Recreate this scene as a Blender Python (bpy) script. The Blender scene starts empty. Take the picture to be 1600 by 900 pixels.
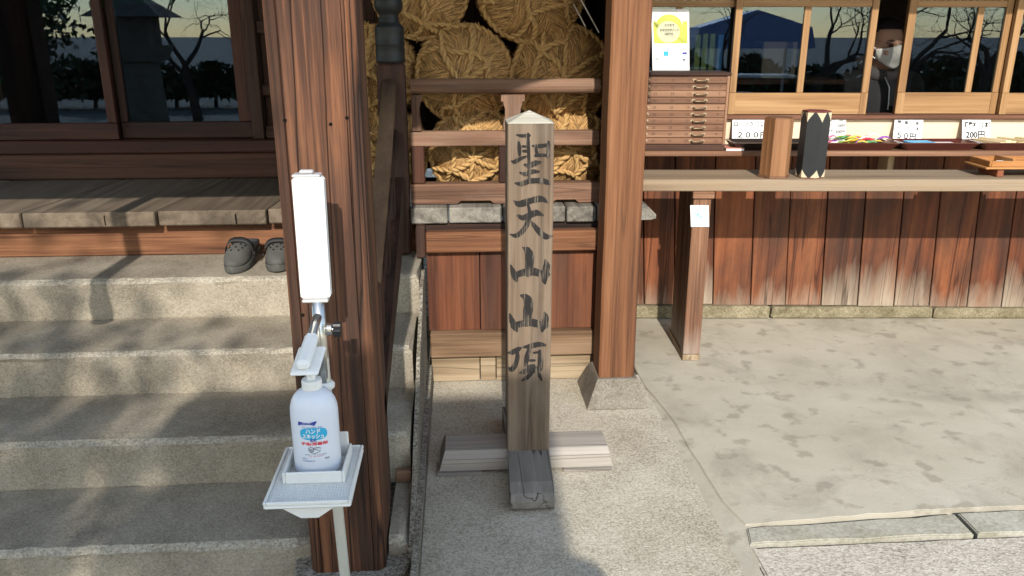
import bpy, bmesh, math, random
import numpy as np
from mathutils import Vector, Matrix
R = math.radians
S = 0.88                       # one layout unit in metres (camera 1.32 m above the paving)
sc = bpy.context.scene
COL = sc.collection

# ------------------------------------------------------------------ camera, sky, sun, exposure
F_PX, PITCH, YAW, ROLL, CAMH = 1250.0, R(17.63), R(3.64), R(0.03), 1.5
cam_data = bpy.data.cameras.new('camera')
cam = bpy.data.objects.new('camera', cam_data)
COL.objects.link(cam)
cam_data.sensor_width = 36.0
cam_data.lens = 36.0 * F_PX / 1600.0
cam_data.clip_start = 0.02
cam_data.clip_end = 1500
_fw = Vector((math.sin(YAW) * math.cos(PITCH), math.cos(YAW) * math.cos(PITCH), -math.sin(PITCH)))
_rt = Vector((math.cos(YAW), -math.sin(YAW), 0))
_up = _rt.cross(_fw)
CR = _rt * math.cos(ROLL) + _up * math.sin(ROLL)
CU = -_rt * math.sin(ROLL) + _up * math.cos(ROLL)
cam.matrix_world = Matrix.Translation((0, 0, CAMH * S)) @ Matrix((CR, CU, -_fw)).transposed().to_4x4()
sc.camera = cam

SUN_EL, SUN_AZ = R(31.0), R(1.5)      # sun stands behind the camera, a touch to the left
world = bpy.data.worlds.new('World')
sc.world = world
world.use_nodes = True
wn = world.node_tree.nodes
sky = wn.new('ShaderNodeTexSky')
sky.sky_type = 'NISHITA'
sky.sun_disc = False
sky.sun_elevation = SUN_EL
sky.sun_rotation = math.pi + SUN_AZ
sky.air_density = 1.0
sky.dust_density = 0.3
sky.ozone_density = 0.6
wb = wn.new('ShaderNodeMix')          # one even white-balance tint over the whole sky
wb.data_type = 'RGBA'
wb.blend_type = 'MULTIPLY'
wb.inputs[0].default_value = 1.0
wb.inputs[7].default_value = (1.13, 1.0, .85, 1)
world.node_tree.links.new(sky.outputs[0], wb.inputs[6])
world.node_tree.links.new(wb.outputs[2], wn['Background'].inputs[0])
wn['Background'].inputs[1].default_value = 0.15
sun_d = bpy.data.lights.new('sun', 'SUN')
sun_d.energy = 2.15
sun_d.angle = R(0.53)
sun_d.color = (1.0, 0.935, 0.85)
sun = bpy.data.objects.new('sun', sun_d)
COL.objects.link(sun)
_sd = Vector((math.sin(SUN_AZ) * math.cos(SUN_EL), math.cos(SUN_AZ) * math.cos(SUN_EL), -math.sin(SUN_EL)))
sun.rotation_euler = _sd.to_track_quat('-Z', 'Y').to_euler()
sun.location = (0, -6, 8)
vs = sc.view_settings
vs.view_transform = 'Standard'
vs.look = 'None'
vs.exposure = 1.38
vs.gamma = 1.0
vs.use_curve_mapping = False

def at(x, y, X=None, Y=None, Z=None):      # photo pixel -> point on a plane, layout units
    d = _fw + CR * ((x - 800) / F_PX) + CU * ((450 - y) / F_PX)
    o = Vector((0, 0, CAMH))
    i, v = (0, X) if X is not None else ((1, Y) if Y is not None else (2, Z))
    return o + d * ((v - o[i]) / d[i])

# ------------------------------------------------------------------ node helpers and materials
class NT:
    def __init__(s, name):
        s.m = bpy.data.materials.new(name)
        s.m.use_nodes = True
        s.t = s.m.node_tree
        s.b = s.t.nodes['Principled BSDF']
    def n(s, typ, ins=None, **props):
        nd = s.t.nodes.new('ShaderNode' + typ)
        for k, v in props.items():
            setattr(nd, k, v)
        for k, v in (ins or {}).items():
            s.set(nd, k, v)
        return nd
    def set(s, nd, k, v):
        sock = nd.inputs[k]
        if isinstance(v, bpy.types.NodeSocket):
            s.t.links.new(v, sock)
        else:
            if sock.type == 'RGBA' and len(v) == 3:
                v = (*v, 1)
            sock.default_value = v
    def math(s, op, a, b=0.0, c=0.0, clamp=False):
        nd = s.n('Math', {0: a, 1: b, 2: c}, operation=op)
        nd.use_clamp = clamp
        return nd.outputs[0]
    def noise(s, vec, scale, detail=4, rough=.55, dist=0.0):
        return s.n('TexNoise', {'Vector': vec, 'Scale': scale, 'Detail': detail, 'Roughness': rough, 'Distortion': dist}).outputs[0]
    def mix(s, f, a, b, mode='MIX'):
        nd = s.n('Mix', data_type='RGBA', blend_type=mode)
        s.set(nd, 0, f); s.set(nd, 6, a); s.set(nd, 7, b)
        return nd.outputs[2]
    def ramp(s, f, stops):
        nd = s.n('ValToRGB', {0: f})
        e = nd.color_ramp.elements
        while len(e) < len(stops):
            e.new(0.5)
        for el, (p, c) in zip(e, stops):
            el.position = p
            el.color = (*c, 1) if not isinstance(c, (int, float)) else (c, c, c, 1)
        return nd.outputs[0]
    def obj_coords(s, mult=13.0):
        tc = s.n('TexCoord').outputs['Object']
        r = s.n('ObjectInfo').outputs['Random']
        off = s.n('CombineXYZ', {0: s.math('MULTIPLY', r, mult), 1: s.math('MULTIPLY', r, mult * 1.7), 2: s.math('MULTIPLY', r, mult * 2.3)}).outputs[0]
        return s.n('VectorMath', {0: tc, 1: off}, operation='ADD').outputs[0], r
    def scale(s, vec, sc3):
        return s.n('VectorMath', {0: vec, 1: sc3}, operation='MULTIPLY').outputs[0]
    def bump(s, h, strength, dist=0.004):
        s.set(s.b, 'Normal', s.n('Bump', {'Height': h, 'Strength': strength, 'Distance': dist}).outputs[0])

_mats = {}
def wood(key, axis, dark, mid, light, ring=.35, ringf=45., fine=.5, big=6., crack=.6, rough=.72, bump=.5, grey=None, vary=.25, bleach=None, spec=.3):
    k = (key, axis)
    if k in _mats:
        return _mats[k]
    t = NT('%s_grain_%s' % (key, axis))
    P, rnd = t.obj_coords()
    a = 'xyz'.index(axis)
    def st(along, across):
        v = [across] * 3
        v[a] = along
        return t.scale(P, tuple(v))
    n0 = t.noise(st(.30, 3.2), 1.0, 2, .5, .35)
    rg = t.math('MULTIPLY_ADD', t.math('SINE', t.math('MULTIPLY', n0, ringf)), .5, .5)
    n1 = t.noise(st(.07, 1.0), big, 5, .6, .4)
    n2 = t.noise(st(.018, 1.0), 120., 4, .65)
    n3 = t.noise(st(.05, 1.0), 40., 4, .65)
    n5 = t.noise(st(.012, 1.0), 34., 4, .7, .1)
    f = t.math('MULTIPLY_ADD', rg, ring * .5, t.math('MULTIPLY_ADD', n2, fine * 1.7, t.math('MULTIPLY_ADD', n5, .55, t.math('MULTIPLY', n3, .45))))
    f = t.math('ADD', f, t.math('MULTIPLY', t.math('SUBTRACT', n1, .5), 1.1))
    f = t.math('SUBTRACT', f, (ring * .25 + fine * .85 + .275 + .225) - .5)
    f = t.math('ADD', f, t.math('MULTIPLY', t.math('SUBTRACT', rnd, .5), vary))
    c = t.ramp(f, [(.18, dark), (.5, mid), (.85, light)])
    if grey:
        g = t.ramp(t.noise(st(.18, .5), 9., 5, .65, .3), [(grey[1] - .12, 0.), (grey[1] + .12, 1.)])
        c = t.mix(t.math('MULTIPLY', g, grey[2]), c, grey[0])
    if bleach:      # splash-bleached foot of an outside board: (z0, z1, colour), height above ground
        pz = t.n('SeparateXYZ', {0: t.n('NewGeometry').outputs['Position']}).outputs[2]
        nn = t.noise(st(.12, .8), 14., 5, .7, .4)
        h = t.math('ADD', pz, t.math('MULTIPLY', t.math('SUBTRACT', nn, .5), .42))
        h = t.math('ADD', h, t.math('MULTIPLY', t.math('SUBTRACT', rnd, .5), .13))
        g = t.n('MapRange', {0: h, 1: bleach[0] * S, 2: bleach[1] * S, 3: 1., 4: 0.}).outputs[0]
        bl = t.mix(n3, bleach[2], tuple(x * .62 for x in bleach[2]))
        c = t.mix(t.math('MULTIPLY', g, .9, clamp=True), c, bl)
    ck = t.noise(st(.02, 1.0), 16., 2, .5, .15)
    ck = t.math('ABSOLUTE', t.math('SUBTRACT', ck, .5))
    ckm = t.ramp(ck, [(0., 1.), (.012, 0.)])
    c = t.mix(t.math('MULTIPLY', ckm, crack), c, tuple(x * .25 for x in dark))
    t.set(t.b, 'Base Color', c)
    t.set(t.b, 'Roughness', rough)
    t.set(t.b, 'Specular IOR Level', spec)
    h = t.math('MULTIPLY_ADD', n2, .7, t.math('MULTIPLY_ADD', n5, .9, t.math('MULTIPLY', rg, .35 * ring)))
    h = t.math('SUBTRACT', h, t.math('MULTIPLY', ckm, crack))
    t.bump(h, bump, .003)
    _mats[k] = t.m
    return t.m

def plain(key, col, rough=.5, metal=0., spec=.4, var=0., nscale=30., bump=0., bscale=120., coat=0., sss=0.):
    if key in _mats:
        return _mats[key]
    t = NT(key)
    if var or bump:
        P, rnd = t.obj_coords()
    if var:
        n = t.noise(P, nscale, 5, .6)
        t.set(t.b, 'Base Color', t.mix(n, tuple(x * (1 - var) for x in col), tuple(min(1, x * (1 + var)) for x in col)))
    else:
        t.set(t.b, 'Base Color', col)
    if bump:
        t.bump(t.noise(P, bscale, 3, .6), bump, .003)
    t.set(t.b, 'Roughness', rough)
    t.set(t.b, 'Metallic', metal)
    t.set(t.b, 'Specular IOR Level', spec)
    if coat:
        t.set(t.b, 'Coat Weight', coat)
    _mats[key] = t.m
    return t.m

def stone(key, base, dark, light, speck=160., stain=None, stainscale=2.5, bump=.6, bscale=70., contrast=1., aniso=None):
    if key in _mats:
        return _mats[key]
    t = NT(key)
    P = t.n('NewGeometry').outputs['Position']
    Q = t.scale(P, aniso) if aniso else P
    vo = t.n('TexVoronoi', {'Vector': Q, 'Scale': speck}).outputs[1]
    vr = t.n('SeparateColor', {0: vo}).outputs[0]
    n1 = t.noise(P, speck * .55, 3, .7)
    n2 = t.noise(P, 6., 6, .62)
    f = t.math('ADD', t.math('MULTIPLY', t.math('SUBTRACT', vr, .5), .75 * contrast), t.math('MULTIPLY', t.math('SUBTRACT', n1, .5), 1.1 * contrast))
    f = t.math('ADD', t.math('ADD', f, .5), t.math('MULTIPLY', t.math('SUBTRACT', n2, .5), .7))
    c = t.ramp(f, [(.1, dark), (.5, base), (.9, light)])
    if stain:
        g = t.ramp(t.noise(P, stainscale, 7, .62, .3), [(.44, 0.), (.66, 1.)])
        c = t.mix(t.math('MULTIPLY', g, stain[1]), c, stain[0], 'MULTIPLY')
    t.set(t.b, 'Base Color', c)
    t.set(t.b, 'Roughness', .9)
    t.set(t.b, 'Specular IOR Level', .2)
    h = t.math('ADD', t.noise(P, bscale, 4, .7), t.math('MULTIPLY', vr, .4))
    t.bump(h, bump, .006)
    _mats[key] = t.m
    return t.m

# --- wood kinds
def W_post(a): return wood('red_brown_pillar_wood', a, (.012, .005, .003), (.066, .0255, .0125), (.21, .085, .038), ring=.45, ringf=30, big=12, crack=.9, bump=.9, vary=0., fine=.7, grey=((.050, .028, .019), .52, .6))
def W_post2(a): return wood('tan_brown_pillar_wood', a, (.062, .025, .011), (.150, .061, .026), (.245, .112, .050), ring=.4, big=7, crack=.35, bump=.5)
def W_dark(a): return wood('dark_brown_wood', a, (.013, .006, .0045), (.039, .017, .011), (.085, .040, .025), ring=.4, fine=.35, big=5, crack=.5, grey=((.062, .042, .032), .60, .45))
def W_rail(a): return wood('weathered_brown_rail_wood', a, (.07, .035, .021), (.155, .080, .048), (.26, .15, .095), ring=.5, big=4, crack=.4, grey=((.20, .15, .11), .60, .5))
def W_door(a): return wood('red_stained_door_wood', a, (.012, .0036, .0028), (.032, .009, .006), (.064, .020, .012), ring=.35, big=5, crack=.3, rough=.55)
def W_floor(a): return wood('grey_weathered_floor_wood', a, (.080, .060, .042), (.140, .106, .074), (.21, .165, .119), ring=.35, ringf=95, fine=.2, big=3, crack=.1, bump=.9)
def W_beam(a): return wood('orange_brown_beam_wood', a, (.050, .019, .009), (.140, .056, .025), (.25, .115, .054), ring=.35, big=6, crack=.45)
def W_panel(a): return wood('red_brown_panel_wood', a, (.026, .008, .0045), (.092, .028, .0125), (.19, .066, .028), ring=.7, ringf=38, fine=.32, big=4, crack=.35, grey=((.075, .040, .027), .55, .6))
def W_foot(a): return wood('bleached_board_wood', a, (.12, .083, .047), (.26, .19, .115), (.37, .29, .19), ring=.6, big=4, crack=.6)
def W_grey(a): return wood('silver_grey_plank_wood', a, (.075, .068, .058), (.17, .155, .13), (.28, .26, .22), ring=.5, ringf=80, big=5, crack=.12, bump=.8)
def W_sign(a): return wood('weathered_sign_wood', a, (.080, .053, .034), (.180, .130, .088), (.275, .212, .152), fine=.28, ring=.35, big=7, crack=.45, bump=.6, grey=((.21, .178, .142), .57, .5))
def W_signfoot(a): return wood('grey_sign_foot_wood', a, (.15, .135, .118), (.265, .238, .205), (.38, .345, .30), ring=.3, ringf=40, fine=.18, big=4, crack=.6, bump=.7)
def W_signdark(a): return wood('dark_grey_sign_foot_wood', a, (.080, .070, .058), (.165, .147, .124), (.25, .228, .195), ring=.4, ringf=40, fine=.2, big=4, crack=.9, bump=.8)
def W_sash(a): return wood('honey_sash_wood', a, (.17, .085, .032), (.29, .160, .066), (.39, .235, .11), ring=.5, big=3, crack=.1, bump=.15, rough=.55, vary=.15)
def W_kboard(a): return wood('stained_outside_board_wood', a, (.026, .008, .004), (.150, .045, .017), (.28, .098, .037), ring=.35, ringf=22, fine=.25, big=8, crack=.7, bump=.6, vary=.15, grey=((.045, .023, .015), .52, .75), bleach=(.0, .25, (.40, .33, .245)))
def W_counter(a): return wood('tan_counter_wood', a, (.095, .060, .033), (.20, .134, .078), (.29, .212, .134), ring=.5, big=5, crack=.35, grey=((.22, .185, .14), .5, .5))
def W_leg(a): return wood('counter_leg_wood', a, (.055, .026, .016), (.19, .092, .05), (.33, .19, .115), ring=.35, big=8, crack=.4, bleach=(.0, .22, (.36, .31, .26)))
def W_cab(a): return wood('cabinet_brown_wood', a, (.09, .042, .023), (.185, .092, .052), (.28, .155, .09), ring=.35, big=6, crack=.15, bump=.3, rough=.55)
def W_box(a): return wood('fortune_box_brown_wood', a, (.12, .053, .022), (.235, .11, .048), (.32, .17, .083), ring=.25, big=5, crack=.1, bump=.25, rough=.5)
def W_orange(a): return wood('orange_tray_wood', a, (.20, .08, .022), (.37, .165, .052), (.47, .255, .10), ring=.3, big=6, crack=.1, bump=.2, rough=.45)
def W_stick(a): return wood('pale_stick_wood', a, (.45, .33, .17), (.62, .49, .28), (.72, .60, .40), ring=.2, crack=.05, bump=.1)

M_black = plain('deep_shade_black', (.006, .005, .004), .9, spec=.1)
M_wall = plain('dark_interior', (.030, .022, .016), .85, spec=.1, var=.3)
M_step = stone('granite_step_stone', (.325, .285, .218), (.185, .158, .117), (.44, .395, .315), speck=240., stain=((.62, .59, .57), .7), stainscale=2.6, bump=.6, bscale=120., contrast=.5)
M_nose = stone('pale_worn_step_edge', (.37, .33, .26), (.23, .20, .155), (.49, .45, .37), speck=230., bump=.8, bscale=110., contrast=.8)
M_slab = stone('exposed_aggregate_slab', (.47, .425, .335), (.25, .215, .16), (.62, .575, .475), speck=210., stain=((.72, .68, .62), .5), stainscale=1.8, bump=.6, bscale=140., contrast=.62)
M_gran = stone('pale_granite_paving', (.48, .43, .35), (.22, .19, .15), (.64, .595, .51), speck=150., bump=.5, bscale=90., contrast=.6, aniso=(1, 1.6, 1))
M_kerb = stone('smooth_kerb_stone', (.38, .36, .295), (.25, .23, .18), (.47, .45, .38), speck=130., stain=((.72, .70, .60), .6), stainscale=7., bump=.35, bscale=40., contrast=.45)
M_plinth = stone('grey_plinth_stone', (.215, .193, .155), (.13, .115, .09), (.29, .265, .22), speck=230., stain=((.55, .52, .48), .6), stainscale=8., bump=.6, bscale=100., contrast=.6)
M_cheek = stone('dirty_edging_stone', (.26, .23, .185), (.11, .095, .072), (.40, .365, .30), speck=200., stain=((.4, .38, .34), .7), stainscale=6., bump=.9, bscale=50.)
M_mossy = stone('yellow_grey_footing_stone', (.25, .215, .135), (.13, .11, .065), (.36, .32, .22), speck=200., stain=((.45, .43, .36), .8), stainscale=9., bump=.9, bscale=55., contrast=.6)
M_soil = stone('dark_joint_soil', (.12, .105, .08), (.05, .043, .033), (.20, .18, .14), speck=120.)
M_gravel = stone('courtyard_gravel', (.32, .29, .235), (.14, .125, .10), (.46, .43, .37), speck=45., bump=1., bscale=30.)

def concrete():
    t = NT('stained_concrete')
    P = t.n('NewGeometry').outputs['Position']
    n1 = t.noise(P, 2.3, 8, .62, .3)
    n2 = t.noise(P, 190., 3, .7)
    n3 = t.noise(t.scale(P, (1., 1.1, 1.)), 10.5, 4, .5, .1)
    n4 = t.noise(P, 24., 5, .7)
    base = t.ramp(t.math('ADD', t.math('MULTIPLY', n1, .75), t.math('MULTIPLY', n2, .25)), [(.28, (.30, .268, .207)), (.5, (.425, .388, .305)), (.72, (.51, .47, .385))])
    sp = t.ramp(t.math('ADD', n3, t.math('MULTIPLY', t.math('SUBTRACT', n4, .5), .22)), [(.575, 0.), (.66, 1.)])
    c = t.mix(t.math('MULTIPLY', sp, .45), base, (.19, .165, .12))
    ck = t.math('ABSOLUTE', t.math('SUBTRACT', t.noise(P, .9, 5, .6, .3), .47))
    c = t.mix(t.math('MULTIPLY', t.ramp(ck, [(0., 1.), (.0010, 0.)]), .12), c, (.10, .085, .06))
    bl = t.ramp(t.noise(P, 3.6, 6, .6, .6), [(.52, 0.), (.68, 1.)])
    c = t.mix(t.math('MULTIPLY', bl, .38), c, (.20, .18, .14))
    t.set(t.b, 'Base Color', c)
    t.set(t.b, 'Roughness', .88)
    t.set(t.b, 'Specular IOR Level', .2)
    t.bump(t.math('ADD', n2, t.math('MULTIPLY', n4, .8)), .35, .004)
    return t.m
M_conc = concrete()

def glass_mat(key, fac):
    t = NT(key)
    out = t.t.nodes['Material Output']
    fr = t.n('Fresnel', {'IOR': 1.5}).outputs[0]
    fc = t.math('ADD', fr, fac, clamp=True)
    mx = t.n('MixShader', {0: fc, 1: t.n('BsdfTransparent', {'Color': (.58, .59, .58)}).outputs[0], 2: t.n('BsdfGlossy', {'Color': (.50, .72, 1.), 'Roughness': .008}).outputs[0]})
    t.t.links.new(mx.outputs[0], out.inputs[0])
    return t.m
M_glass = glass_mat('window_glass', .028)

def straw_mat(key, mul):
    t = NT(key)
    a = t.n('Attribute', attribute_name='Col').outputs[0]
    t.set(t.b, 'Base Color', t.mix(1., a, (mul, mul, mul), 'MULTIPLY'))
    t.set(t.b, 'Roughness', .65)
    t.set(t.b, 'Specular IOR Level', .25)
    return t.m
M_straw = straw_mat('dry_straw', 1.)
M_strawbody = plain('packed_straw', (.14, .068, .021), .85, spec=.1, var=.6, nscale=60., bump=1., bscale=90.)
M_rope = plain('straw_rope', (.46, .285, .115), .75, spec=.2, var=.35, nscale=90., bump=.8, bscale=260.)
M_white = plain('white_plastic', (.80, .80, .78), .4, spec=.5)
M_white2 = plain('offwhite_plastic', (.74, .74, .71), .45, spec=.5, var=.04, nscale=15)
M_paper = plain('white_paper', (.80, .79, .77), .8, spec=.2)
M_bottle = plain('translucent_white_bottle', (.66, .70, .78), .28, spec=.5)
M_steel = plain('brushed_steel', (.62, .61, .58), .28, metal=1.)
M_greypl = plain('grey_plastic', (.42, .42, .42), .45)
M_blackpl = plain('black_plastic', (.018, .018, .020), .35)
M_clog = plain('dusty_grey_rubber', (.078, .077, .069), .75, spec=.3, var=.35, nscale=22., bump=.25, bscale=150.)
M_clogd = plain('dark_grey_rubber', (.026, .027, .028), .6, spec=.3, var=.25, nscale=25.)
M_bronze = plain('dark_bronze_metal', (.015, .017, .017), .5, metal=.1, spec=.4, var=.35, nscale=18., bump=.15)
M_lacq = plain('dark_red_lacquer', (.075, .020, .016), .25, spec=.5, coat=.4, var=.2)
M_lacqb = plain('black_brown_lacquer', (.022, .015, .013), .3, spec=.5, coat=.3)
M_charcoal = plain('matt_black_lacquer', (.018, .020, .022), .42, spec=.4, var=.3, nscale=12., bump=.1)
M_goldtip = plain('pale_brass_corner', (.62, .52, .36), .4, metal=.25)
M_cream = plain('cream_board', (.66, .52, .375), .7, var=.05, nscale=3.)
M_handle = plain('aged_brass_handle', (.19, .14, .085), .4, metal=.7)
M_roset = plain('worn_brass_plate', (.34, .265, .17), .5, metal=.3)
M_ink = None
M_inkt = plain('black_print', (.018, .018, .02), .8, spec=.1)
M_cyan = plain('cyan_print', (.03, .38, .62), .6)
M_blue = plain('blue_print', (.03, .05, .30), .6)
M_red = plain('red_print', (.66, .035, .045), .6)
M_green = plain('green_folder', (.16, .24, .07), .6)
M_bluef = plain('blue_folder', (.03, .16, .38), .6)
M_ygreen = plain('yellow_green_print', (.60, .66, .10), .7)
M_curtain = plain('green_curtain_cloth', (.02, .13, .025), .9, var=.3, nscale=8.)
M_tarp = plain('blue_tarpaulin', (.24, .33, .58), .5, var=.15)
M_bark = plain('grey_brown_bark', (.075, .06, .048), .9, var=.4, nscale=15., bump=.6)
M_leaf = plain('evergreen_leaf', (.035, .065, .022), .5, var=.4, nscale=3.)
M_tile = plain('grey_roof_tile', (.09, .09, .092), .6, var=.2)
M_skin = plain('skin', (.42, .235, .16), .55, spec=.35, var=.12, nscale=14.)
M_hair = plain('black_hair', (.014, .012, .011), .55, var=.4, nscale=90., bump=.5, bscale=250.)
M_hood = plain('black_hoodie_cloth', (.011, .011, .012), .9, var=.3, nscale=40., bump=.3)
M_hoodg = plain('grey_hood_cloth', (.034, .030, .029), .9, var=.2, nscale=60., bump=.3)
M_trous = plain('dark_blue_trousers', (.025, .030, .05), .9, var=.2)
M_mask = plain('pale_mask_cloth', (.60, .59, .54), .8, var=.04)
M_eye = plain('dark_eye', (.02, .014, .01), .2)
M_cord = plain('white_cord', (.78, .76, .72), .6)

# ------------------------------------------------------------------ object helpers
I4 = Matrix.Identity(4)
KANG = R(-3.5)
KF = Matrix.Translation((.97 * S, 4.13 * S, 0)) @ Matrix.Rotation(KANG, 4, 'Z')   # the kiosk stands 3.5 degrees turned
org = {}
def tag(o, label, cat, group=None):
    o['label'] = label
    o['category'] = cat
    if group:
        o['group'] = group
    return o
def root(name, base, label, cat, group=None, frame=I4):
    o = bpy.data.objects.new(name, None)
    o.empty_display_size = .05
    COL.objects.link(o)
    b = Vector(base)
    o.matrix_world = frame @ Matrix.Translation(b * S)
    org[o.name] = b
    return tag(o, label, cat, group)
def mk(name, V, Fc, mat, parent=None, frame=I4, smooth=False, mats=None, midx=None, origin=None, col=None):
    V = np.asarray(V, dtype=float).reshape(-1, 3)
    o3 = np.array(origin, float) if origin is not None else (V.min(0) + V.max(0)) / 2
    me = bpy.data.meshes.new(name)
    me.from_pydata(((V - o3) * S).tolist(), [], [tuple(f) for f in Fc])
    if mats:
        for m in mats:
            me.materials.append(m)
        me.polygons.foreach_set('material_index', midx)
    elif mat:
        me.materials.append(mat)
    if smooth:
        me.polygons.foreach_set('use_smooth', [True] * len(me.polygons))
    if col is not None:
        ca = me.color_attributes.new('Col', 'FLOAT_COLOR', 'POINT')
        ca.data.foreach_set('color', np.asarray(col, dtype=np.float32).ravel())
    me.update()
    return link(name, me, parent, frame, o3)
def link(name, me, parent, frame, o3):
    ob = bpy.data.objects.new(name, me)
    COL.objects.link(ob)
    b = Vector(o3)
    org[ob.name] = b
    if parent:
        ob.parent = parent
        ob.location = (b - org[parent.name]) * S
    else:
        ob.matrix_world = frame @ Matrix.Translation(b * S)
    return ob
def struct(o):
    o['kind'] = 'structure'
    return o
def share(src, dpos, parent, name=None, frame=I4):      # a repeat that shares its mesh data
    ob = bpy.data.objects.new(name or src.name.split('.')[0], src.data)
    COL.objects.link(ob)
    b = org[src.name] + Vector(dpos)
    org[ob.name] = b
    if parent:
        ob.parent = parent
        ob.location = (b - org[parent.name]) * S
        ob.rotation_euler = src.rotation_euler
    else:
        ob.matrix_world = frame @ Matrix.Translation(b * S)
    return ob

def boxg(x0, x1, y0, y1, z0, z1, b=.004):
    c = ((x0, x1), (y0, y1), (z0, z1))
    b = min(b, (x1 - x0) * .45, (y1 - y0) * .45, (z1 - z0) * .45)
    V, idx = [], {}
    for sx in (0, 1):
        for sy in (0, 1):
            for sz in (0, 1):
                s = (sx, sy, sz)
                for ax in range(3):
                    p = [c[i][s[i]] + (0 if i == ax else (b if s[i] == 0 else -b)) for i in range(3)]
                    idx[(s, ax)] = len(V)
                    V.append(p)
    Fc = []
    ctr = np.array([(a + d) / 2 for a, d in c])
    def add(ids):
        pts = np.array([V[i] for i in ids])
        n = np.cross(pts[1] - pts[0], pts[2] - pts[0])
        if n @ (pts.mean(0) - ctr) < 0:
            ids = ids[::-1]
        Fc.append(ids)
    for ax in range(3):
        o = [i for i in range(3) if i != ax]
        for sg in (0, 1):
            ids = []
            for a, d in ((0, 0), (1, 0), (1, 1), (0, 1)):
                s = [0, 0, 0]; s[ax] = sg; s[o[0]] = a; s[o[1]] = d
                ids.append(idx[(tuple(s), ax)])
            add(ids)
    for a in range(3):
        for d in range(a + 1, 3):
            e = 3 - a - d
            for sa in (0, 1):
                for sd in (0, 1):
                    s0 = [0, 0, 0]; s0[a] = sa; s0[d] = sd; s0[e] = 0
                    s1 = list(s0); s1[e] = 1
                    add([idx[(tuple(s0), a)], idx[(tuple(s1), a)], idx[(tuple(s1), d)], idx[(tuple(s0), d)]])
    for sx in (0, 1):
        for sy in (0, 1):
            for sz in (0, 1):
                add([idx[((sx, sy, sz), a)] for a in range(3)])
    return np.array(V), Fc
def box(name, x0, x1, y0, y1, z0, z1, mat, parent=None, frame=I4, b=.004, fn=None, origin=None):
    V, Fc = boxg(x0, x1, y0, y1, z0, z1, b)
    if fn:
        V = np.array([fn(*p) for p in V])
    return mk(name, V, Fc, mat, parent, frame, origin=origin)
def cat(parts):
    V, Fc, n = [], [], 0
    for v, f in parts:
        V.append(np.asarray(v, float))
        Fc += [tuple(i + n for i in q) for q in f]
        n += len(v)
    return np.concatenate(V), Fc
def tubeg(pts, rad, sides=8, caps=True):
    P = np.asarray(pts, float)
    n = len(P)
    rad = np.broadcast_to(rad, (n,))
    T = np.gradient(P, axis=0) if n > 2 else np.repeat((P[1] - P[0])[None], 2, 0)
    T /= np.linalg.norm(T, axis=1)[:, None] + 1e-12
    up = np.array([0, 0, 1.]) if abs(T[0][2]) < .9 else np.array([1., 0, 0])
    V = []
    A = np.linspace(0, 2 * math.pi, sides, endpoint=False)
    u = np.cross(T[0], up); u /= np.linalg.norm(u)
    for i in range(n):
        u = u - T[i] * (u @ T[i]); u /= np.linalg.norm(u) + 1e-12
        w = np.cross(T[i], u)
        V.append(P[i] + rad[i] * (np.cos(A)[:, None] * u + np.sin(A)[:, None] * w))
    V = np.concatenate(V)
    Fc = [(i * sides + j, i * sides + (j + 1) % sides, (i + 1) * sides + (j + 1) % sides, (i + 1) * sides + j) for i in range(n - 1) for j in range(sides)]
    if caps:
        Fc += [tuple(range(sides))[::-1], tuple((n - 1) * sides + j for j in range(sides))]
    return V, Fc
def latheg(prof, c, seg=24, ax='z', sx=1., sy=1.):
    V = []
    for r, h in prof:
        for j in range(seg):
            a = 2 * math.pi * j / seg
            p = (r * math.cos(a) * sx, r * math.sin(a) * sy, h)
            if ax == 'y':
                p = (p[0], h, p[1])
            V.append((c[0] + p[0], c[1] + p[1], c[2] + p[2]))
    n = len(prof)
    Fc = [(i * seg + j, i * seg + (j + 1) % seg, (i + 1) * seg + (j + 1) % seg, (i + 1) * seg + j) for i in range(n - 1) for j in range(seg)]
    Fc += [tuple(range(seg))[::-1], tuple((n - 1) * seg + j for j in range(seg))]
    return np.array(V), Fc
def prismg(poly, a, b, ax='y'):      # 2-D outline swept between a and b along an axis
    n = len(poly)
    V = []
    for h in (a, b):
        for p, q in poly:
            V.append({'x': (h, p, q), 'y': (p, h, q), 'z': (p, q, h)}[ax])
    Fc = [(i, (i + 1) % n, n + (i + 1) % n, n + i) for i in range(n)] + [tuple(range(n))[::-1], tuple(range(n, 2 * n))]
    return np.array(V, float), Fc
def fix_normals(o):
    bm = bmesh.new(); bm.from_mesh(o.data)
    bmesh.ops.recalc_face_normals(bm, faces=bm.faces)
    bm.to_mesh(o.data); bm.free()
    return o

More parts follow.
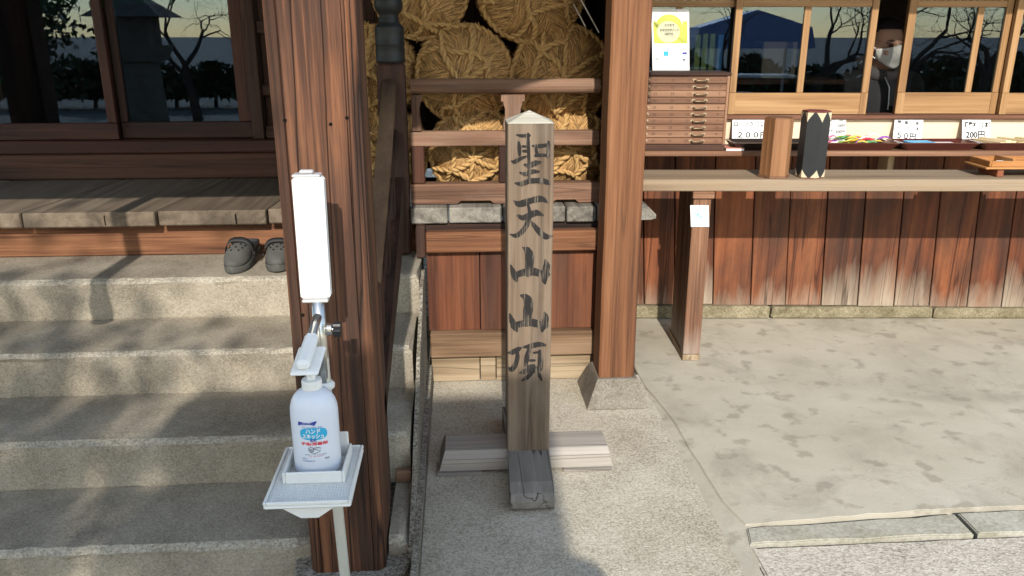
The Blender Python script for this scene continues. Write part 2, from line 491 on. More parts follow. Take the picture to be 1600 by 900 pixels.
def text_geo(s, size, width=None, bold=0.0):
    cu = bpy.data.curves.new('t', 'FONT')
    cu.body = s
    cu.size = 1.0
    cu.resolution_u = 3
    cu.offset = bold
    ob = bpy.data.objects.new('t', cu)
    COL.objects.link(ob)
    dg = bpy.context.evaluated_depsgraph_get()
    me = bpy.data.meshes.new_from_object(ob.evaluated_get(dg))
    V = np.array([v.co for v in me.vertices]).reshape(-1, 3)
    Fc = [tuple(p.vertices) for p in me.polygons]
    bpy.data.objects.remove(ob); bpy.data.curves.remove(cu); bpy.data.meshes.remove(me)
    if len(V) == 0:
        return None
    V = V - (V.min(0) + V.max(0)) / 2
    h = V[:, 1].max() - V[:, 1].min()
    k = size / max(h, .3)
    sx = k if width is None else width / (V[:, 0].max() - V[:, 0].min())
    return np.stack([V[:, 0] * sx, V[:, 1] * k], 1), Fc
def text(name, s, cx, cz, y, size, mat, parent, frame=I4, width=None, slope=None, bold=0., fn=None):
    g = text_geo(s, size, width, bold)
    if g is None:
        return None
    T, Fc = g
    V = np.stack([T[:, 0] + cx, np.full(len(T), y), T[:, 1] + cz], 1)
    if fn:
        V = np.array([fn(*p) for p in V])
    return mk(name, V, Fc, mat, parent, frame)
def rect(name, x0, x1, z0, z1, y, mat, parent, frame=I4, fn=None):
    V = np.array([(x0, y, z0), (x1, y, z0), (x1, y, z1), (x0, y, z1)], float)
    if fn:
        V = np.array([fn(*p) for p in V])
    return mk(name, V, [(0, 1, 2, 3)], mat, parent, frame)

rng = random.Random(7)
nrg = np.random.default_rng(11)
# ------------------------------------------------------------------ the ground
def sheet(name, poly, z, mat, thick=.03, seed=0, jit=0., edge=.0, seg=.06):
    # outline subdivided and roughened, with a real thickness
    r = np.random.default_rng(seed)
    P = []
    n = len(poly)
    for i in range(n):
        a, b = np.array(poly[i], float), np.array(poly[(i + 1) % n], float)
        L = np.linalg.norm(b - a)
        k = max(1, int(L / seg)) if jit and L < 4 else 1
        for j in range(k):
            p = a + (b - a) * j / k
            if jit and j:
                p = p + r.normal(0, jit, 2)
            P.append(tuple(p))
    V, Fc = prismg(P, z - thick, z, 'z')
    o = fix_normals(mk(name, V, Fc, mat))
    if edge:
        bm = bmesh.new(); bm.from_mesh(o.data)
        zt = max(v.co.z for v in bm.verts)
        es = [e for e in bm.edges if all(abs(v.co.z - zt) < 1e-6 for v in e.verts)]
        bmesh.ops.bevel(bm, geom=es, offset=edge * S, segments=2, affect='EDGES')
        bm.to_mesh(o.data); bm.free()
    return struct(o)
V, Fc = prismg([(-400, -400), (400, -400), (400, 400), (-400, 400)], -.5, -.145, 'z')
struct(mk('ground', V, Fc, M_gravel))
V, Fc = prismg([(-.3, .6), (4, .6), (4, 4.3), (-.3, 4.3)], -.042, -.026, 'z')
struct(mk('joint_soil', V, Fc, M_soil))
sheet('stone_pavement', [(-.145, -1.2), (.80, -1.2), (.802, 1.9), (.80, 3.2), (.80, 3.36), (-.145, 3.36)], 0., M_slab, .034, 3, .0012, .004)
sheet('mortar_strip', [(.79, .3), (.852, .3), (.858, 1.95), (.905, 2.12), (.90, 2.3), (.87, 2.94), (.82, 3.2), (.79, 3.2)], -.006, M_conc, .02, 4, .0015)
sheet('concrete_floor', [(.888, 2.165), (1.5, 2.21), (4.6, 2.24), (4.6, 4.05), (.80, 4.3), (.80, 3.24), (.838, 2.94), (.857, 2.3)], -.001, M_conc, .03, 5, .0022, .003)
sheet('kerb_stone', [(.868, 2.062), (1.588, 2.068), (1.592, 2.178), (.886, 2.142)], .002, M_kerb, .04, 6, .003, .004)
sheet('kerb_stone', [(1.602, 2.068), (3.4, 2.09), (3.4, 2.205), (1.606, 2.180)], .003, M_kerb, .04, 7, .003, .004)
sheet('granite_pavement', [(.868, -1.2), (4.6, -1.2), (4.6, 2.07), (1.6, 2.052), (.862, 2.044)], -.002, M_gran, .034, 8, .0012, .006)
sheet('foreground_pavement', [(-5, -1.2), (-.18, -1.2), (-.18, 2.1), (-5, 2.1)], -.105, M_slab, .034, 9, .0, .004)

# ------------------------------------------------------------------ stone steps
st = root('stone_staircase', (-1.8, 2.4, 0), 'weathered grey granite steps leading up to the wooden hall floor', 'steps')
STEP = [(2.07, .062, -.10), (2.41, .232, .04), (2.762, .402, .21), (3.12, .570, .38)]
def step_stone(x0, x1, yn, zt, zb, depth, seed, slope=0.):
    prof = [(yn + .012, zb, 0), (yn + .004, zb + .03, 0), (yn, zt - .030, 0), (yn + .0015, zt - .016, 1), (yn + .008, zt - .005, 1), (yn + .020, zt, 1), (yn + .05, zt + .0015, 0), (yn + .2, zt + .002, 0), (yn + depth, zt + .002, 0), (yn + depth, zb, 0)]
    n = len(prof)
    k = max(2, int((x1 - x0) / .045))
    r = np.random.default_rng(seed)
    V, Fc, mi = [], [], []
    wob = np.cumsum(r.normal(0, .0006, (k + 1, n, 2)), axis=0)
    wob -= np.linspace(0, 1, k + 1)[:, None, None] * wob[-1]
    for i in range(k + 1):
        x = x0 + (x1 - x0) * i / k
        ch = max(0, .018 - min(x1 - x, 1)) if i == k else 0
        for j, (y, z, m) in enumerate(prof):
            d = r.normal(0, .0016, 2) if j < 8 else np.zeros(2)
            V.append((x - (.012 if (i == k and j in (3, 4, 5, 6)) else 0), y + wob[i, j, 0] + d[0] + ch * .8, z + wob[i, j, 1] * .5 + d[1] * .6 - (ch * .5 if j > 3 and j < 9 else 0)))
    for i in range(k):
        for j in range(n):
            a, b = i * n + j, i * n + (j + 1) % n
            Fc.append((a, b, b + n, a + n))
            mi.append(1 if prof[j][2] and prof[(j + 1) % n][2] else 0)
    Fc += [tuple(range(n)), tuple(k * n + j for j in range(n))[::-1]]
    mi += [0, 0]
    o = mk('step_stone', V, Fc, None, st, mats=[M_step, M_nose], midx=mi)
    return fix_normals(o)
step_stone(-3.6, -.464, *STEP[0], .45, 1)
step_stone(-.238, -.182, *STEP[0], .338, 2)
step_stone(-3.6, -.190, *STEP[1], .45, 3)
step_stone(-3.6, -.194, *STEP[2], .45, 4)
step_stone(-3.6, -.180, *STEP[3], .40, 5)
# edging stone beside the steps and a wooden offcut lying against it
V, Fc = prismg([(1.0, -.03), (3.31, -.03), (3.325, .06), (3.30, .098), (3.25, .105), (3.0, .075), (2.5, .055), (2.0, .05), (1.0, .045)], -.165, -.1455, 'x')
o = fix_normals(mk('edging_stone', V, Fc, M_cheek)); tag(o, 'thin dirty stone edging strip running beside the right end of the steps', 'edging stone')
V, Fc = prismg([(2.06, -.03), (3.33, -.03), (3.33, .53), (3.13, .51), (3.02, .44), (2.78, .36), (2.66, .28), (2.43, .18), (2.30, .10), (2.06, .035)], -.1795, -.1655, 'x')
fix_normals(mk('side_plate', V, Fc, M_cheek, st))
o = box('wood_offcut', -.236, -.186, 2.375, 2.404, .066, .108, W_rail('x'), b=.003); tag(o, 'short brown wood batten lying on the lowest step beside the left pillar', 'wood block')

# ------------------------------------------------------------------ pillars
def pillar_geo(x0, x1, y0, y1, z0, z1, cut=.014, groove=.0, seed=0):
    # hand-planed square pillar: chamfered corners, many rings, slight wander
    r = np.random.default_rng(seed)
    k = 40
    c = cut
    ring = [(x0 + c, y0), (x1 - c, y0), (x1, y0 + c), (x1, y1 - c), (x1 - c, y1), (x0 + c, y1), (x0, y1 - c), (x0, y0 + c)]
    if groove:
        q = groove
        ring = [(x0 + c, y0), (x0 + c + q, y0), (x0 + c + q + .0025, y0 + .005), (x0 + c + q + .005, y0), (x1 - c - q - .005, y0), (x1 - c - q - .0025, y0 + .005), (x1 - c - q, y0), (x1 - c, y0), (x1, y0 + c), (x1, y1 - c), (x1 - c, y1), (x0 + c, y1), (x0, y1 - c), (x0, y0 + c)]
    V = []
    n8 = len(ring)
    wob = np.cumsum(r.normal(0, .0005, (k + 1, n8, 2)), axis=0)
    wob -= np.linspace(0, 1, k + 1)[:, None, None] * wob[-1]
    for i in range(k + 1):
        z = z0 + (z1 - z0) * i / k
        for j, (x, y) in enumerate(ring):
            V.append((x + wob[i, j, 0], y + wob[i, j, 1], z))
    Fc = [(i * n8 + j, i * n8 + (j + 1) % n8, (i + 1) * n8 + (j + 1) % n8, (i + 1) * n8 + j) for i in range(k) for j in range(n8)]
    Fc += [tuple(range(n8))[::-1], tuple(k * n8 + j for j in range(n8))]
    return V, Fc
pl = root('wooden_pillar', (-.35, 2.1, 0), 'thick red-brown square wooden pillar in front of the steps, behind the sanitizer stand', 'pillar')
V, Fc = pillar_geo(-.457, -.243, 2.0, 2.215, .004, 3.0, .017, .012, seed=1)
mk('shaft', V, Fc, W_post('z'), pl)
V, Fc = latheg([(.17, -.10), (.172, -.004), (.165, .003)], (-.345, 2.06, 0), 28)
mk('base_stone', V, Fc, M_cheek, pl)
hole = None
for hx, hz in ((-.424, 1.30), (-.315, 1.29), (-.275, 1.305), (-.285, .81), (-.42, .80)):
    if hole is None:
        V, Fc = latheg([(.0045, 1.9985), (.0045, 2.0)], (hx, 0, hz), 10, 'y')
        hole = mk('nail_hole', V, Fc, M_black, pl); h0 = (hx, hz)
    else:
        share(hole, (hx - h0[0], 0, hz - h0[1]), pl)
# wooden pillar of the far side of the stairs (seen as a reflection in the door glass)
pl = root('wooden_pillar', (-3.2, 2.1, 0), 'dark square pillar at the far left end of the steps, mirrored in the door glass', 'pillar')
V, Fc = pillar_geo(-3.33, -3.07, 2.0, 2.22, .004, 3.0, .012, seed=2)
mk('shaft', V, Fc, W_post('z'), pl)
V, Fc = latheg([(.19, -.012), (.192, -.004), (.185, .003)], (-3.2, 2.1, 0), 28)
mk('base_stone', V, Fc, M_cheek, pl)
pr = root('wooden_pillar', (.645, 3.15, 0), 'lit tan-brown square pillar on a sloping stone plinth, right of the inscribed signpost', 'pillar')
V, Fc = pillar_geo(.563, .714, 3.072, 3.225, .118, 3.2, .006, seed=3)
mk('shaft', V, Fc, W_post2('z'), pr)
pv = []
for z, x0, x1, y0, y1 in ((.0, .508, .762, 3.005, 3.29), (.006, .506, .764, 3.003, 3.292), (.108, .549, .728, 3.048, 3.25), (.118, .556, .722, 3.056, 3.242)):
    pv += [(x0, y0, z), (x1, y0, z), (x1, y1, z), (x0, y1, z)]
Fc = [(i * 4 + j, i * 4 + (j + 1) % 4, i * 4 + 4 + (j + 1) % 4, i * 4 + 4 + j) for i in range(3) for j in range(4)] + [(3, 2, 1, 0), (12, 13, 14, 15)]
mk('stone_plinth', pv, Fc, M_plinth, pr)

# ------------------------------------------------------------------ hall front with glass doors
hall = root('temple_hall', (-1.4, 4.2, .57), 'dark wooden temple hall front with glazed sliding doors above a plank floor', 'building')
box('floor_beam', -3.6, -.20, 3.478, 3.60, .574, .716, W_beam('x'), hall, b=.005)
fl = [(-3.5, -3.42), (-2.95, -2.86), (-2.40, -2.29), (-1.84, -1.735), (-1.29, -1.20), (-.83, -.765), (-.36, -.335)]
for i in range(len(fl) - 1):
    (a0, b0), (a1, b1) = fl[i], fl[i + 1]
    g = .0045 + rng.random() * .003
    fy = 3.40 + rng.uniform(-.006, .006)
    dz = rng.uniform(-.002, .003)
    def fn(x, y, z, a0=a0, b0=b0, a1=a1, b1=b1, g=g):
        t = (y - 3.4) / .82
        lo, hi = a0 + (b0 - a0) * t + g, a1 + (b1 - a1) * t - g
        return (lo + (hi - lo) * x, y, z)
    V, Fc = boxg(0, 1, fy, 4.22, .722 + dz, .786 + dz, .006)
    V = np.array([fn(min(1, max(0, x)), y, z) for x, y, z in V])
    mk('floor_plank', V, Fc, W_floor('y'), hall)
# split ends of the nearest planks
for x in (-.96, -1.5):
    box('end_split', x - .002, x + .002, 3.392, 3.397, .73, .772, M_black, hall, b=.0005)
box('sill_beam', -3.6, -.34, 4.20, 4.32, .788, .917, W_dark('x'), hall, b=.006)
box('sub_beam', -3.6, -.34, 4.226, 4.34, .60, .7875, W_dark('x'), hall)
box('threshold', -3.6, -.34, 4.185, 4.36, .919, .985, W_door('x'), hall, b=.006)
def door(x0, x1, y, sl, sr):
    d = root('tmp', (0, 0, 0), '', '')
    bpy.data.objects.remove(d)
    d = box('sliding_door', x0, x1, y + .002, y + .034, .987, 1.07, W_door('x'), hall, b=.003)
    box('stile', x0, x0 + sl, y, y + .036, 1.0705, 2.25, W_door('z'), d, b=.003)
    box('stile', x1 - sr, x1, y, y + .036, 1.0705, 2.25, W_door('z'), d, b=.003)
    box('top_rail', x0 + sl + .0005, x1 - sr - .0005, y + .002, y + .034, 2.17, 2.25, W_door('x'), d, b=.003)
    box('pane', x0 + sl + .0005, x1 - sr - .0005, y + .014, y + .018, 1.0705, 2.1695, M_glass, d, b=.0005)
door(-2.64, -1.729, 4.215, .045, .045)
door(-1.728, -1.06, 4.258, .040, .075)
door(-3.5, -2.641, 4.258, .045, .045)
box('post', -1.058, -1.0, 4.20, 4.32, .986, 2.6, W_dark('z'), hall)
for z0, z1, m in ((.987, 1.05, 'x'), (1.20, 1.255, 'x'), (1.50, 1.56, 'x'), (2.0, 2.1, 'x')):
    box('wall_rail', -.999, .60, 4.225, 4.27, z0, z1, W_dark('x'), hall)
for i, (a, b_) in enumerate(((-.999, -.86), (-.859, -.42), (-.419, .10), (.101, .60))):
    box('wall_panel', a, b_, 4.285, 4.30, .987, 2.6, W_dark('z'), hall)
box('lintel', -3.6, -1.06, 4.20, 4.32, 2.255, 2.6, W_dark('x'), hall)
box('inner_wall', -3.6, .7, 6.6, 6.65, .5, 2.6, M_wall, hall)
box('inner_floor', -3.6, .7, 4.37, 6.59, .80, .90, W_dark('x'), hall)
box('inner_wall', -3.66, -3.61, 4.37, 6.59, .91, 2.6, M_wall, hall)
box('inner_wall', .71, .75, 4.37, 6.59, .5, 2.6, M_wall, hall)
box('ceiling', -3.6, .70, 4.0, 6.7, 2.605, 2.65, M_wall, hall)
for x0, x1, z0 in ((-2.2, -1.93, 1.62), (-1.92, -1.40, 1.62)):      # the green hanging inside
    k = 24
    V = []
    for j in range(k + 1):
        x = x0 + (x1 - x0) * j / k
        y = 4.62 + .018 * math.sin(j * 1.35) + .006 * math.sin(j * 2.9)
        zb = z0 + .03 * math.sin(math.pi * j / k)
        V += [(x, y, zb), (x, y, 2.4), (x, y + .004, 2.4), (x, y + .004, zb)]
    Fc = [(j * 4 + a, j * 4 + (a + 1) % 4, j * 4 + 4 + (a + 1) % 4, j * 4 + 4 + a) for j in range(k) for a in range(4)]
    o = mk('hall_curtain', V, Fc, M_curtain, smooth=True)
    tag(o, ('dark green curtain hanging inside the hall, left pane' if x0 < -2 else 'dark green curtain hanging inside the hall behind the middle door stile'), 'curtain')
# side wall of the hall behind the right pillar
box('corner_board', .655, .70, 3.36, 4.36, .005, 2.6, W_dark('z'), hall)
# canopy roof over the steps (above the frame: it shades doors, bales and railing)
k = 14
V, Fc = [], []
for i in range(k + 1):
    x = -3.4 + (4.25) * i / k
    ze = 2.112 + .50 * max(0., min(1., (x + .75) / 1.35)) ** 1.0
    for y, z in ((1.5, ze), (4.4, ze + 1.35), (4.4, ze + 1.50), (1.5, ze + .09)):
        V.append((x, y, z))
for i in range(k):
    Fc += [(i * 4 + j, i * 4 + (j + 1) % 4, i * 4 + 4 + (j + 1) % 4, i * 4 + 4 + j) for j in range(4)]
Fc += [(0, 1, 2, 3), tuple(k * 4 + j for j in range(4))]
fix_normals(mk('canopy_roof', V, Fc, W_foot('x'), hall))
# bell rope hanging from the canopy, out of frame: throws the upright shadow on the steps
bellr = root('bell_rope', (-1.487, 1.56, 1.32), 'thick hanging bell rope in front of the steps whose shadow falls on them', 'rope')
V, Fc = tubeg([(-1.487 + .004 * math.sin(z * 9), 1.56, z) for z in np.linspace(1.45, 2.13, 30)], .036, 10)
mk('cord', V, Fc, M_rope, bellr, smooth=True)
V, Fc = latheg([(.02, 1.32), (.042, 1.335), (.045, 1.38), (.04, 1.44), (.02, 1.455)], (-1.487, 1.56, 0), 16)
mk('tassel', V, Fc, M_rope, bellr, smooth=True)

# ------------------------------------------------------------------ veranda base and planks between the pillars
ver = root('veranda', (.2, 3.4, 0), 'raised plank veranda with red-brown boarded front carrying the straw bales', 'veranda')
vj = [-.225, -.060, .175, .452, .585, .852]
for i in range(len(vj) - 1):
    fy = 3.395 + rng.uniform(-.005, .005)
    x0, x1 = vj[i] + .003, vj[i + 1] - .003
    if i == len(vj) - 1 - 1:
        V, Fc = prismg([(x0, .722), (x1 - .022, .722), (x1, .728), (x1, .745), (x1 - .045, .790), (x0, .790)], fy, 4.18, 'y')
        fix_normals(mk('floor_plank', V, Fc, W_grey('y'), ver))
    else:
        box('floor_plank', x0, x1, fy, 4.18, .716, .786 + rng.uniform(-.002, .002), W_grey('y'), ver, b=.005)
box('edge_beam', -.155, .66, 3.286, 3.345, .615, .703, W_beam('x'), ver, b=.005)
box('ledger', -.19, .652, 3.42, 3.47, .60, .714, W_dark('x'), ver)
pb = [-.158, .072, .20, .37, .612]
for i in range(4):
    box('front_board', pb[i] + .002, pb[i + 1] - .002, 3.334 + rng.uniform(-.002, .002), 3.352, .246, .614, W_panel('z'), ver, b=.002)
box('lower_rail', -.150, .612, 3.292, 3.345, .132, .245, wood('pale_brown_lower_rail_wood', 'x', (.075, .042, .022), (.175, .105, .058), (.27, .18, .11), ring=.7, ringf=50, big=4, crack=.4), ver, b=.005)
fb = [-.150, .068, .140, .36, .612]
for i in range(4):
    box('footing_board', fb[i] + .002, fb[i + 1] - .002, 3.328 + rng.uniform(-.002, .002), 3.345, .004, .131, W_foot('x'), ver, b=.002)
box('post', .614, .653, 3.27, 3.34, .004, .714, W_dark('z'), ver)
box('post', -.20, -.16, 3.36, 3.42, .574, .714, W_dark('z'), ver)
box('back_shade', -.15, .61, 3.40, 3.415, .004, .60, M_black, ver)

# ------------------------------------------------------------------ veranda railing
rl = root('veranda_railing', (.2, 3.5, .786), 'three-rail brown wooden railing in front of the straw bales', 'railing')
V, Fc = tubeg([(-.208, 3.5, 1.288), (.0, 3.5, 1.2885), (.3, 3.5, 1.287), (.598, 3.5, 1.288)], .0315, 16)
mk('top_rail', V, Fc, W_rail('x'), rl, smooth=False)
box('middle_rail', -.218, .604, 3.475, 3.525, 1.038, 1.101, W_rail('x'), rl, b=.004)
V, Fc = prismg([(-.222, .789), (-.02, .789), (-.005, .803), (.125, .803), (.14, .789), (.40, .789), (.415, .803), (.50, .803), (.515, .789), (.606, .789), (.606, .876), (-.222, .876)], 3.462, 3.535, 'y')
fix_normals(mk('bottom_rail', V, Fc, W_rail('x'), rl))
def shaped(xc, w, parent, half=False):
    p = [(1.0, 1.105), (1.0, 1.135), (.82, 1.165), (.82, 1.195), (1.0, 1.215), (1.0, 1.225), (1.25, 1.228), (1.25, 1.254)]
    L = [(xc - w * a, z) for a, z in p] if not half else [(xc - w * .2, z) for a, z in p]
    Rr = [(xc + w * a, z) for a, z in p]
    V, Fc = prismg(L + Rr[::-1], 3.468, 3.532, 'y')
    fix_normals(mk('strut', V, Fc, W_rail('z'), parent))
shaped(.224, .040, rl)
shaped(-.199, .031, rl, True)
box('strut', .165, .205, 3.475, 3.525, .8775, 1.0365, W_panel('z'), rl)
box('strut', -.216, -.158, 3.475, 3.525, .8775, 1.0365, W_panel('z'), rl)

# ------------------------------------------------------------------ stair railing with the capped newel post
sr = root('stair_railing', (-.277, 3.45, .572), 'dark stair handrail with round rail and black onion-topped newel post', 'railing')
nw = box('newel_post', -.338, -.226, 3.40, 3.512, .577, 1.385, W_dark('z'), sr, b=.010)
prof = [(.0, 1.383), (.060, 1.386), (.061, 1.40), (.059, 1.404), (.059, 1.455), (.0605, 1.458), (.0605, 1.464), (.059, 1.467), (.059, 1.515), (.060, 1.52), (.057, 1.528), (.045, 1.540), (.041, 1.548), (.0415, 1.562), (.038, 1.566), (.040, 1.575), (.050, 1.585), (.0575, 1.60), (.058, 1.62), (.050, 1.645), (.032, 1.672), (.012, 1.70), (.0, 1.712)]
V, Fc = latheg(prof, (-.282, 3.456, 0), 28)
mk('metal_finial', V, Fc, M_bronze, nw, smooth=True)
hr = [(-.287, 3.40, 1.300), (-.287, 3.15, 1.150), (-.287, 2.87, .985), (-.287, 2.5, .805), (-.287, 2.24, .69)]
V, Fc = tubeg(hr, .030, 14)
mk('handrail', V, Fc, wood('worn_handrail_wood', 'y', (.10, .058, .033), (.15, .092, .053), (.20, .13, .078), crack=.0, fine=.15, ring=.1, big=2), sr, smooth=True)
V, Fc = prismg([(3.40, 1.06), (2.24, .50), (2.24, .56), (3.40, 1.12)], -.305, -.265, 'x')
fix_normals(mk('middle_rail', V, Fc, W_dark('y'), sr))
V, Fc = prismg([(3.40, .715), (2.24, .365), (2.24, .44), (3.40, .92)], -.318, -.246, 'x')
fix_normals(mk('bottom_rail', V, Fc, W_dark('y'), sr))
for y in (3.12, 2.8, 2.5):
    t = (y - 2.24) / 1.16
    V, Fc = prismg([(y - .03, .45 + t * .47), (y + .03, .475 + t * .47), (y + .03, .70 + t * .575), (y - .03, .67 + t * .575)], -.308, -.262, 'x')
    fix_normals(mk('strut', V, Fc, W_dark('z'), sr))
box('newel_post', -.336, -.246, 2.222, 2.30, .066, .80, W_dark('z'), sr, b=.008)

# ------------------------------------------------------------------ straw bales
def rope_geo(pts, r=.0095, pitch=.06, sides=6):
    P = np.asarray(pts, float)
    seg = np.linalg.norm(np.diff(P, axis=0), axis=1)
    L = np.concatenate([[0], np.cumsum(seg)])
    n = max(8, int(L[-1] / .007))
    s = np.linspace(0, L[-1], n)
    C = np.stack([np.interp(s, L, P[:, i]) for i in range(3)], 1)
    T = np.gradient(C, axis=0); T /= np.linalg.norm(T, axis=1)[:, None] + 1e-9
    u = np.cross(T, [0.13, .97, .2]); u /= np.linalg.norm(u, axis=1)[:, None] + 1e-9
    w = np.cross(T, u)
    out = []
    for ph in (0, math.pi):
        a = s / pitch * 2 * math.pi + ph
        Q = C + r * .62 * (np.cos(a)[:, None] * u + np.sin(a)[:, None] * w)
        out.append(tubeg(Q, r * .80, sides))
    return cat(out)
def bale(cx, cz, r, yf, length, seed, label, ez=1., nst=4200):
    g = np.random.default_rng(seed)
    b = root('straw_bale', (cx, yf + length / 2, cz - r * ez), label, 'straw bale', 'straw bales stacked on the veranda')
    D = .125
    r *= 1.05
    def P(x, z, lift=0.):
        rho = min(1., math.hypot(x / r, z / (r * ez)))
        return (cx + x, yf + D * rho ** 2.6 - lift, cz + z)
    prof = [(.002, yf + .004)] + [(r * q * .985, yf + .004 + D * q ** 2.6) for q in (.15, .3, .45, .6, .7, .8, .88, .95, 1.)] + [(r * 1.0, yf + D + .05), (r * 1.015, yf + length * .5), (r * .98, yf + length - .05), (r * .8, yf + length)]
    V, Fc = latheg(prof, (cx, 0, cz), 36, 'y', 1., ez)
    mk('body', V, Fc, M_strawbody, b, smooth=True)
    # where the lashings knot: straw fans out from those points
    A = [(g.uniform(-.15, .15) * r, g.uniform(-.1, .2) * r)]
    k = 6
    a0 = g.uniform(0, 6.28)
    for i in range(k):
        a = a0 + 6.283 * i / k + g.uniform(-.25, .25)
        q = g.uniform(.5, .72) * r
        A.append((math.cos(a) * q, math.sin(a) * q * ez))
    A = np.array(A)
    cell = g.uniform(-.5, .5, k + 1)
    rim = []
    for i in range(9):
        a = a0 + 6.283 * i / 9 + g.uniform(-.2, .2)
        rim.append((math.cos(a) * r * .985, math.sin(a) * r * .985 * ez))
    rim = np.array(rim)
    vx = np.zeros((0, 3)); VV, FF, CC = [], [], []
    n = 0
    for i in range(nst):
        if i < nst * .86:
            a = g.uniform(0, 6.283); q = math.sqrt(g.uniform(0, 1)) * r * .93
            x, z = math.cos(a) * q, math.sin(a) * q * ez
            d = np.array([x, z]) - A
            j = int(np.argmin((d ** 2).sum(1)))
            fa = math.atan2(A[j][1] * 1.0 + .02, A[j][0] + .015) + cell[j] + .06 * math.atan2(d[j][1], d[j][0])
            if j == 0:
                fa = cell[0] * 3 + 1.2
            # fans are blocky: quantise the fan direction, then jitter, so that neighbours lie parallel
            fa += g.normal(0, .11)
            ln = g.uniform(.04, .11) * (1.0 if q < r * .7 else .6)
            wd = g.uniform(.0024, .0046)
            lift = g.uniform(.001, .011)
            ts = np.linspace(-.5, .5, 4)
            tl = g.normal(0, .004)
            cs = [P(x + math.cos(fa) * ln * t, z + math.sin(fa) * ln * t, lift + tl * t - .012 * abs(t) ** 2) for t in ts]
            px, pz = -math.sin(fa) * wd * .5, math.cos(fa) * wd * .5
            tw = g.uniform(-.002, .002)
            base = n
            for c in cs:
                VV += [(c[0] - px, c[1] + tw, c[2] - pz), (c[0], c[1] - wd * .45, c[2]), (c[0] + px, c[1] - tw, c[2] + pz)]
            for t in range(3):
                FF += [(base + t * 3, base + t * 3 + 1, base + t * 3 + 4, base + t * 3 + 3), (base + t * 3 + 1, base + t * 3 + 2, base + t * 3 + 5, base + t * 3 + 4)]
            m = 12
        else:      # straw along the barrel, showing round the rim, some of it sticking out
            a = g.uniform(0, 6.283)
            y0 = yf + D * .8 + g.uniform(-.03, .08); ln = g.uniform(.05, .13); wd = .005
            da = wd / r
            ro = r * (1.0 + g.uniform(.0, .02)); fl = g.uniform(-.06, .05) * ln
            base = n
            for t in (0, .5, 1):
                rr = ro + fl * (1 - t) * .5
                for e in (-.5, .5):
                    VV.append((cx + math.cos(a + da * e) * rr, y0 + ln * t, cz + math.sin(a + da * e) * rr * ez))
            FF += [(base, base + 1, base + 3, base + 2), (base + 2, base + 3, base + 5, base + 4)]
            m = 6
        n += m
        v = g.uniform(.35, 1.25)
        t = g.uniform(0, 1)
        CC += [((.43 + .13 * t) * v, (.245 + .10 * t) * v, (.088 + .06 * t) * v, 1.)] * m
    o = mk('straw', VV, FF, M_straw, b, col=CC)
    o['kind'] = 'stuff'
    def chord(p, q, sag=.0, rr=.0095):
        m = 9
        pts = []
        off = g.normal(0, .012)
        nrm = np.array([-(q[1] - p[1]), q[0] - p[0]]); nrm = nrm / (np.linalg.norm(nrm) + 1e-9)
        for i in range(m):
            t = i / (m - 1)
            xz = p + (q - p) * t + nrm * off * math.sin(math.pi * t)
            pts.append(P(xz[0], xz[1], .020))
        V, Fc = rope_geo(pts, rr * g.uniform(.85, 1.2), pitch=g.uniform(.055, .08))
        mk('rope', V, Fc, M_rope, b, smooth=True)
    for i in range(k):
        chord(A[0], A[1 + i])
        if g.random() < .75:
            chord(A[1 + i], A[1 + (i + 1) % k])
    for p in rim:
        d = ((A[1:] - p) ** 2).sum(1)
        chord(A[1 + int(np.argmin(d))], p)
    ring = [P(math.cos(a) * r * .96, math.sin(a) * r * .96 * ez, .006 + .004 * math.sin(a * 5 + seed)) for a in np.linspace(0, 6.283, 60)]
    V, Fc = rope_geo(ring, .0105, .07)
    mk('rope', V, Fc, M_rope, b, smooth=True)
    # loose wisps
    return b
bale(-.355, .978, .196, 3.63, .50, 21, 'lowest straw bale at far left, mostly behind the newel post', .96)
bale(.065, .982, .203, 3.60, .52, 22, 'lowest straw bale in the sunlit gap left of the signpost', .94)
bale(.492, .982, .200, 3.60, .52, 23, 'lowest straw bale in the sunlit gap right of the signpost', .94)
bale(-.395, 1.335, .195, 3.66, .50, 24, 'middle-row straw bale half hidden behind the black newel cap', 1.)
bale(.022, 1.325, .208, 3.61, .50, 25, 'middle-row straw bale above the top rail, left one of the two', 1.)
bale(.458, 1.320, .218, 3.61, .50, 26, 'middle-row straw bale above the top rail, right one next to the tan pillar', 1.)
bale(-.165, 1.688, .205, 3.63, .50, 27, 'top-row straw bale at the left, cut by the upper picture edge', 1.)
bale(.318, 1.700, .232, 3.60, .50, 28, 'top-row straw bale at the right, cut by the upper picture edge', 1.)
for i, (x0, x1) in enumerate(((.535, .600), (.505, .566))):
    a = at(884 + i * -0 + (28 if i == 0 else 0), 0, Y=3.66); 
p0, p1 = at(908, 0, Y=3.60), at(936, 51, Y=3.60)
V, Fc = tubeg([tuple(p0 + (p0 - p1) * 2.2), tuple(p1)], .0028, 6)
tag(mk('white_cord', V, Fc, M_cord), 'thin white cord slanting down to the bale beside the tan pillar, outer one', 'cord', 'white cords beside the tan pillar')
p0, p1 = at(898, 10, Y=3.66), at(915, 42, Y=3.66)
V, Fc = tubeg([tuple(p0 + (p0 - p1) * 3.5), tuple(p1)], .0028, 6)
tag(mk('white_cord', V, Fc, M_cord), 'thin white cord slanting down behind the top-right bale, inner one', 'cord', 'white cords beside the tan pillar')

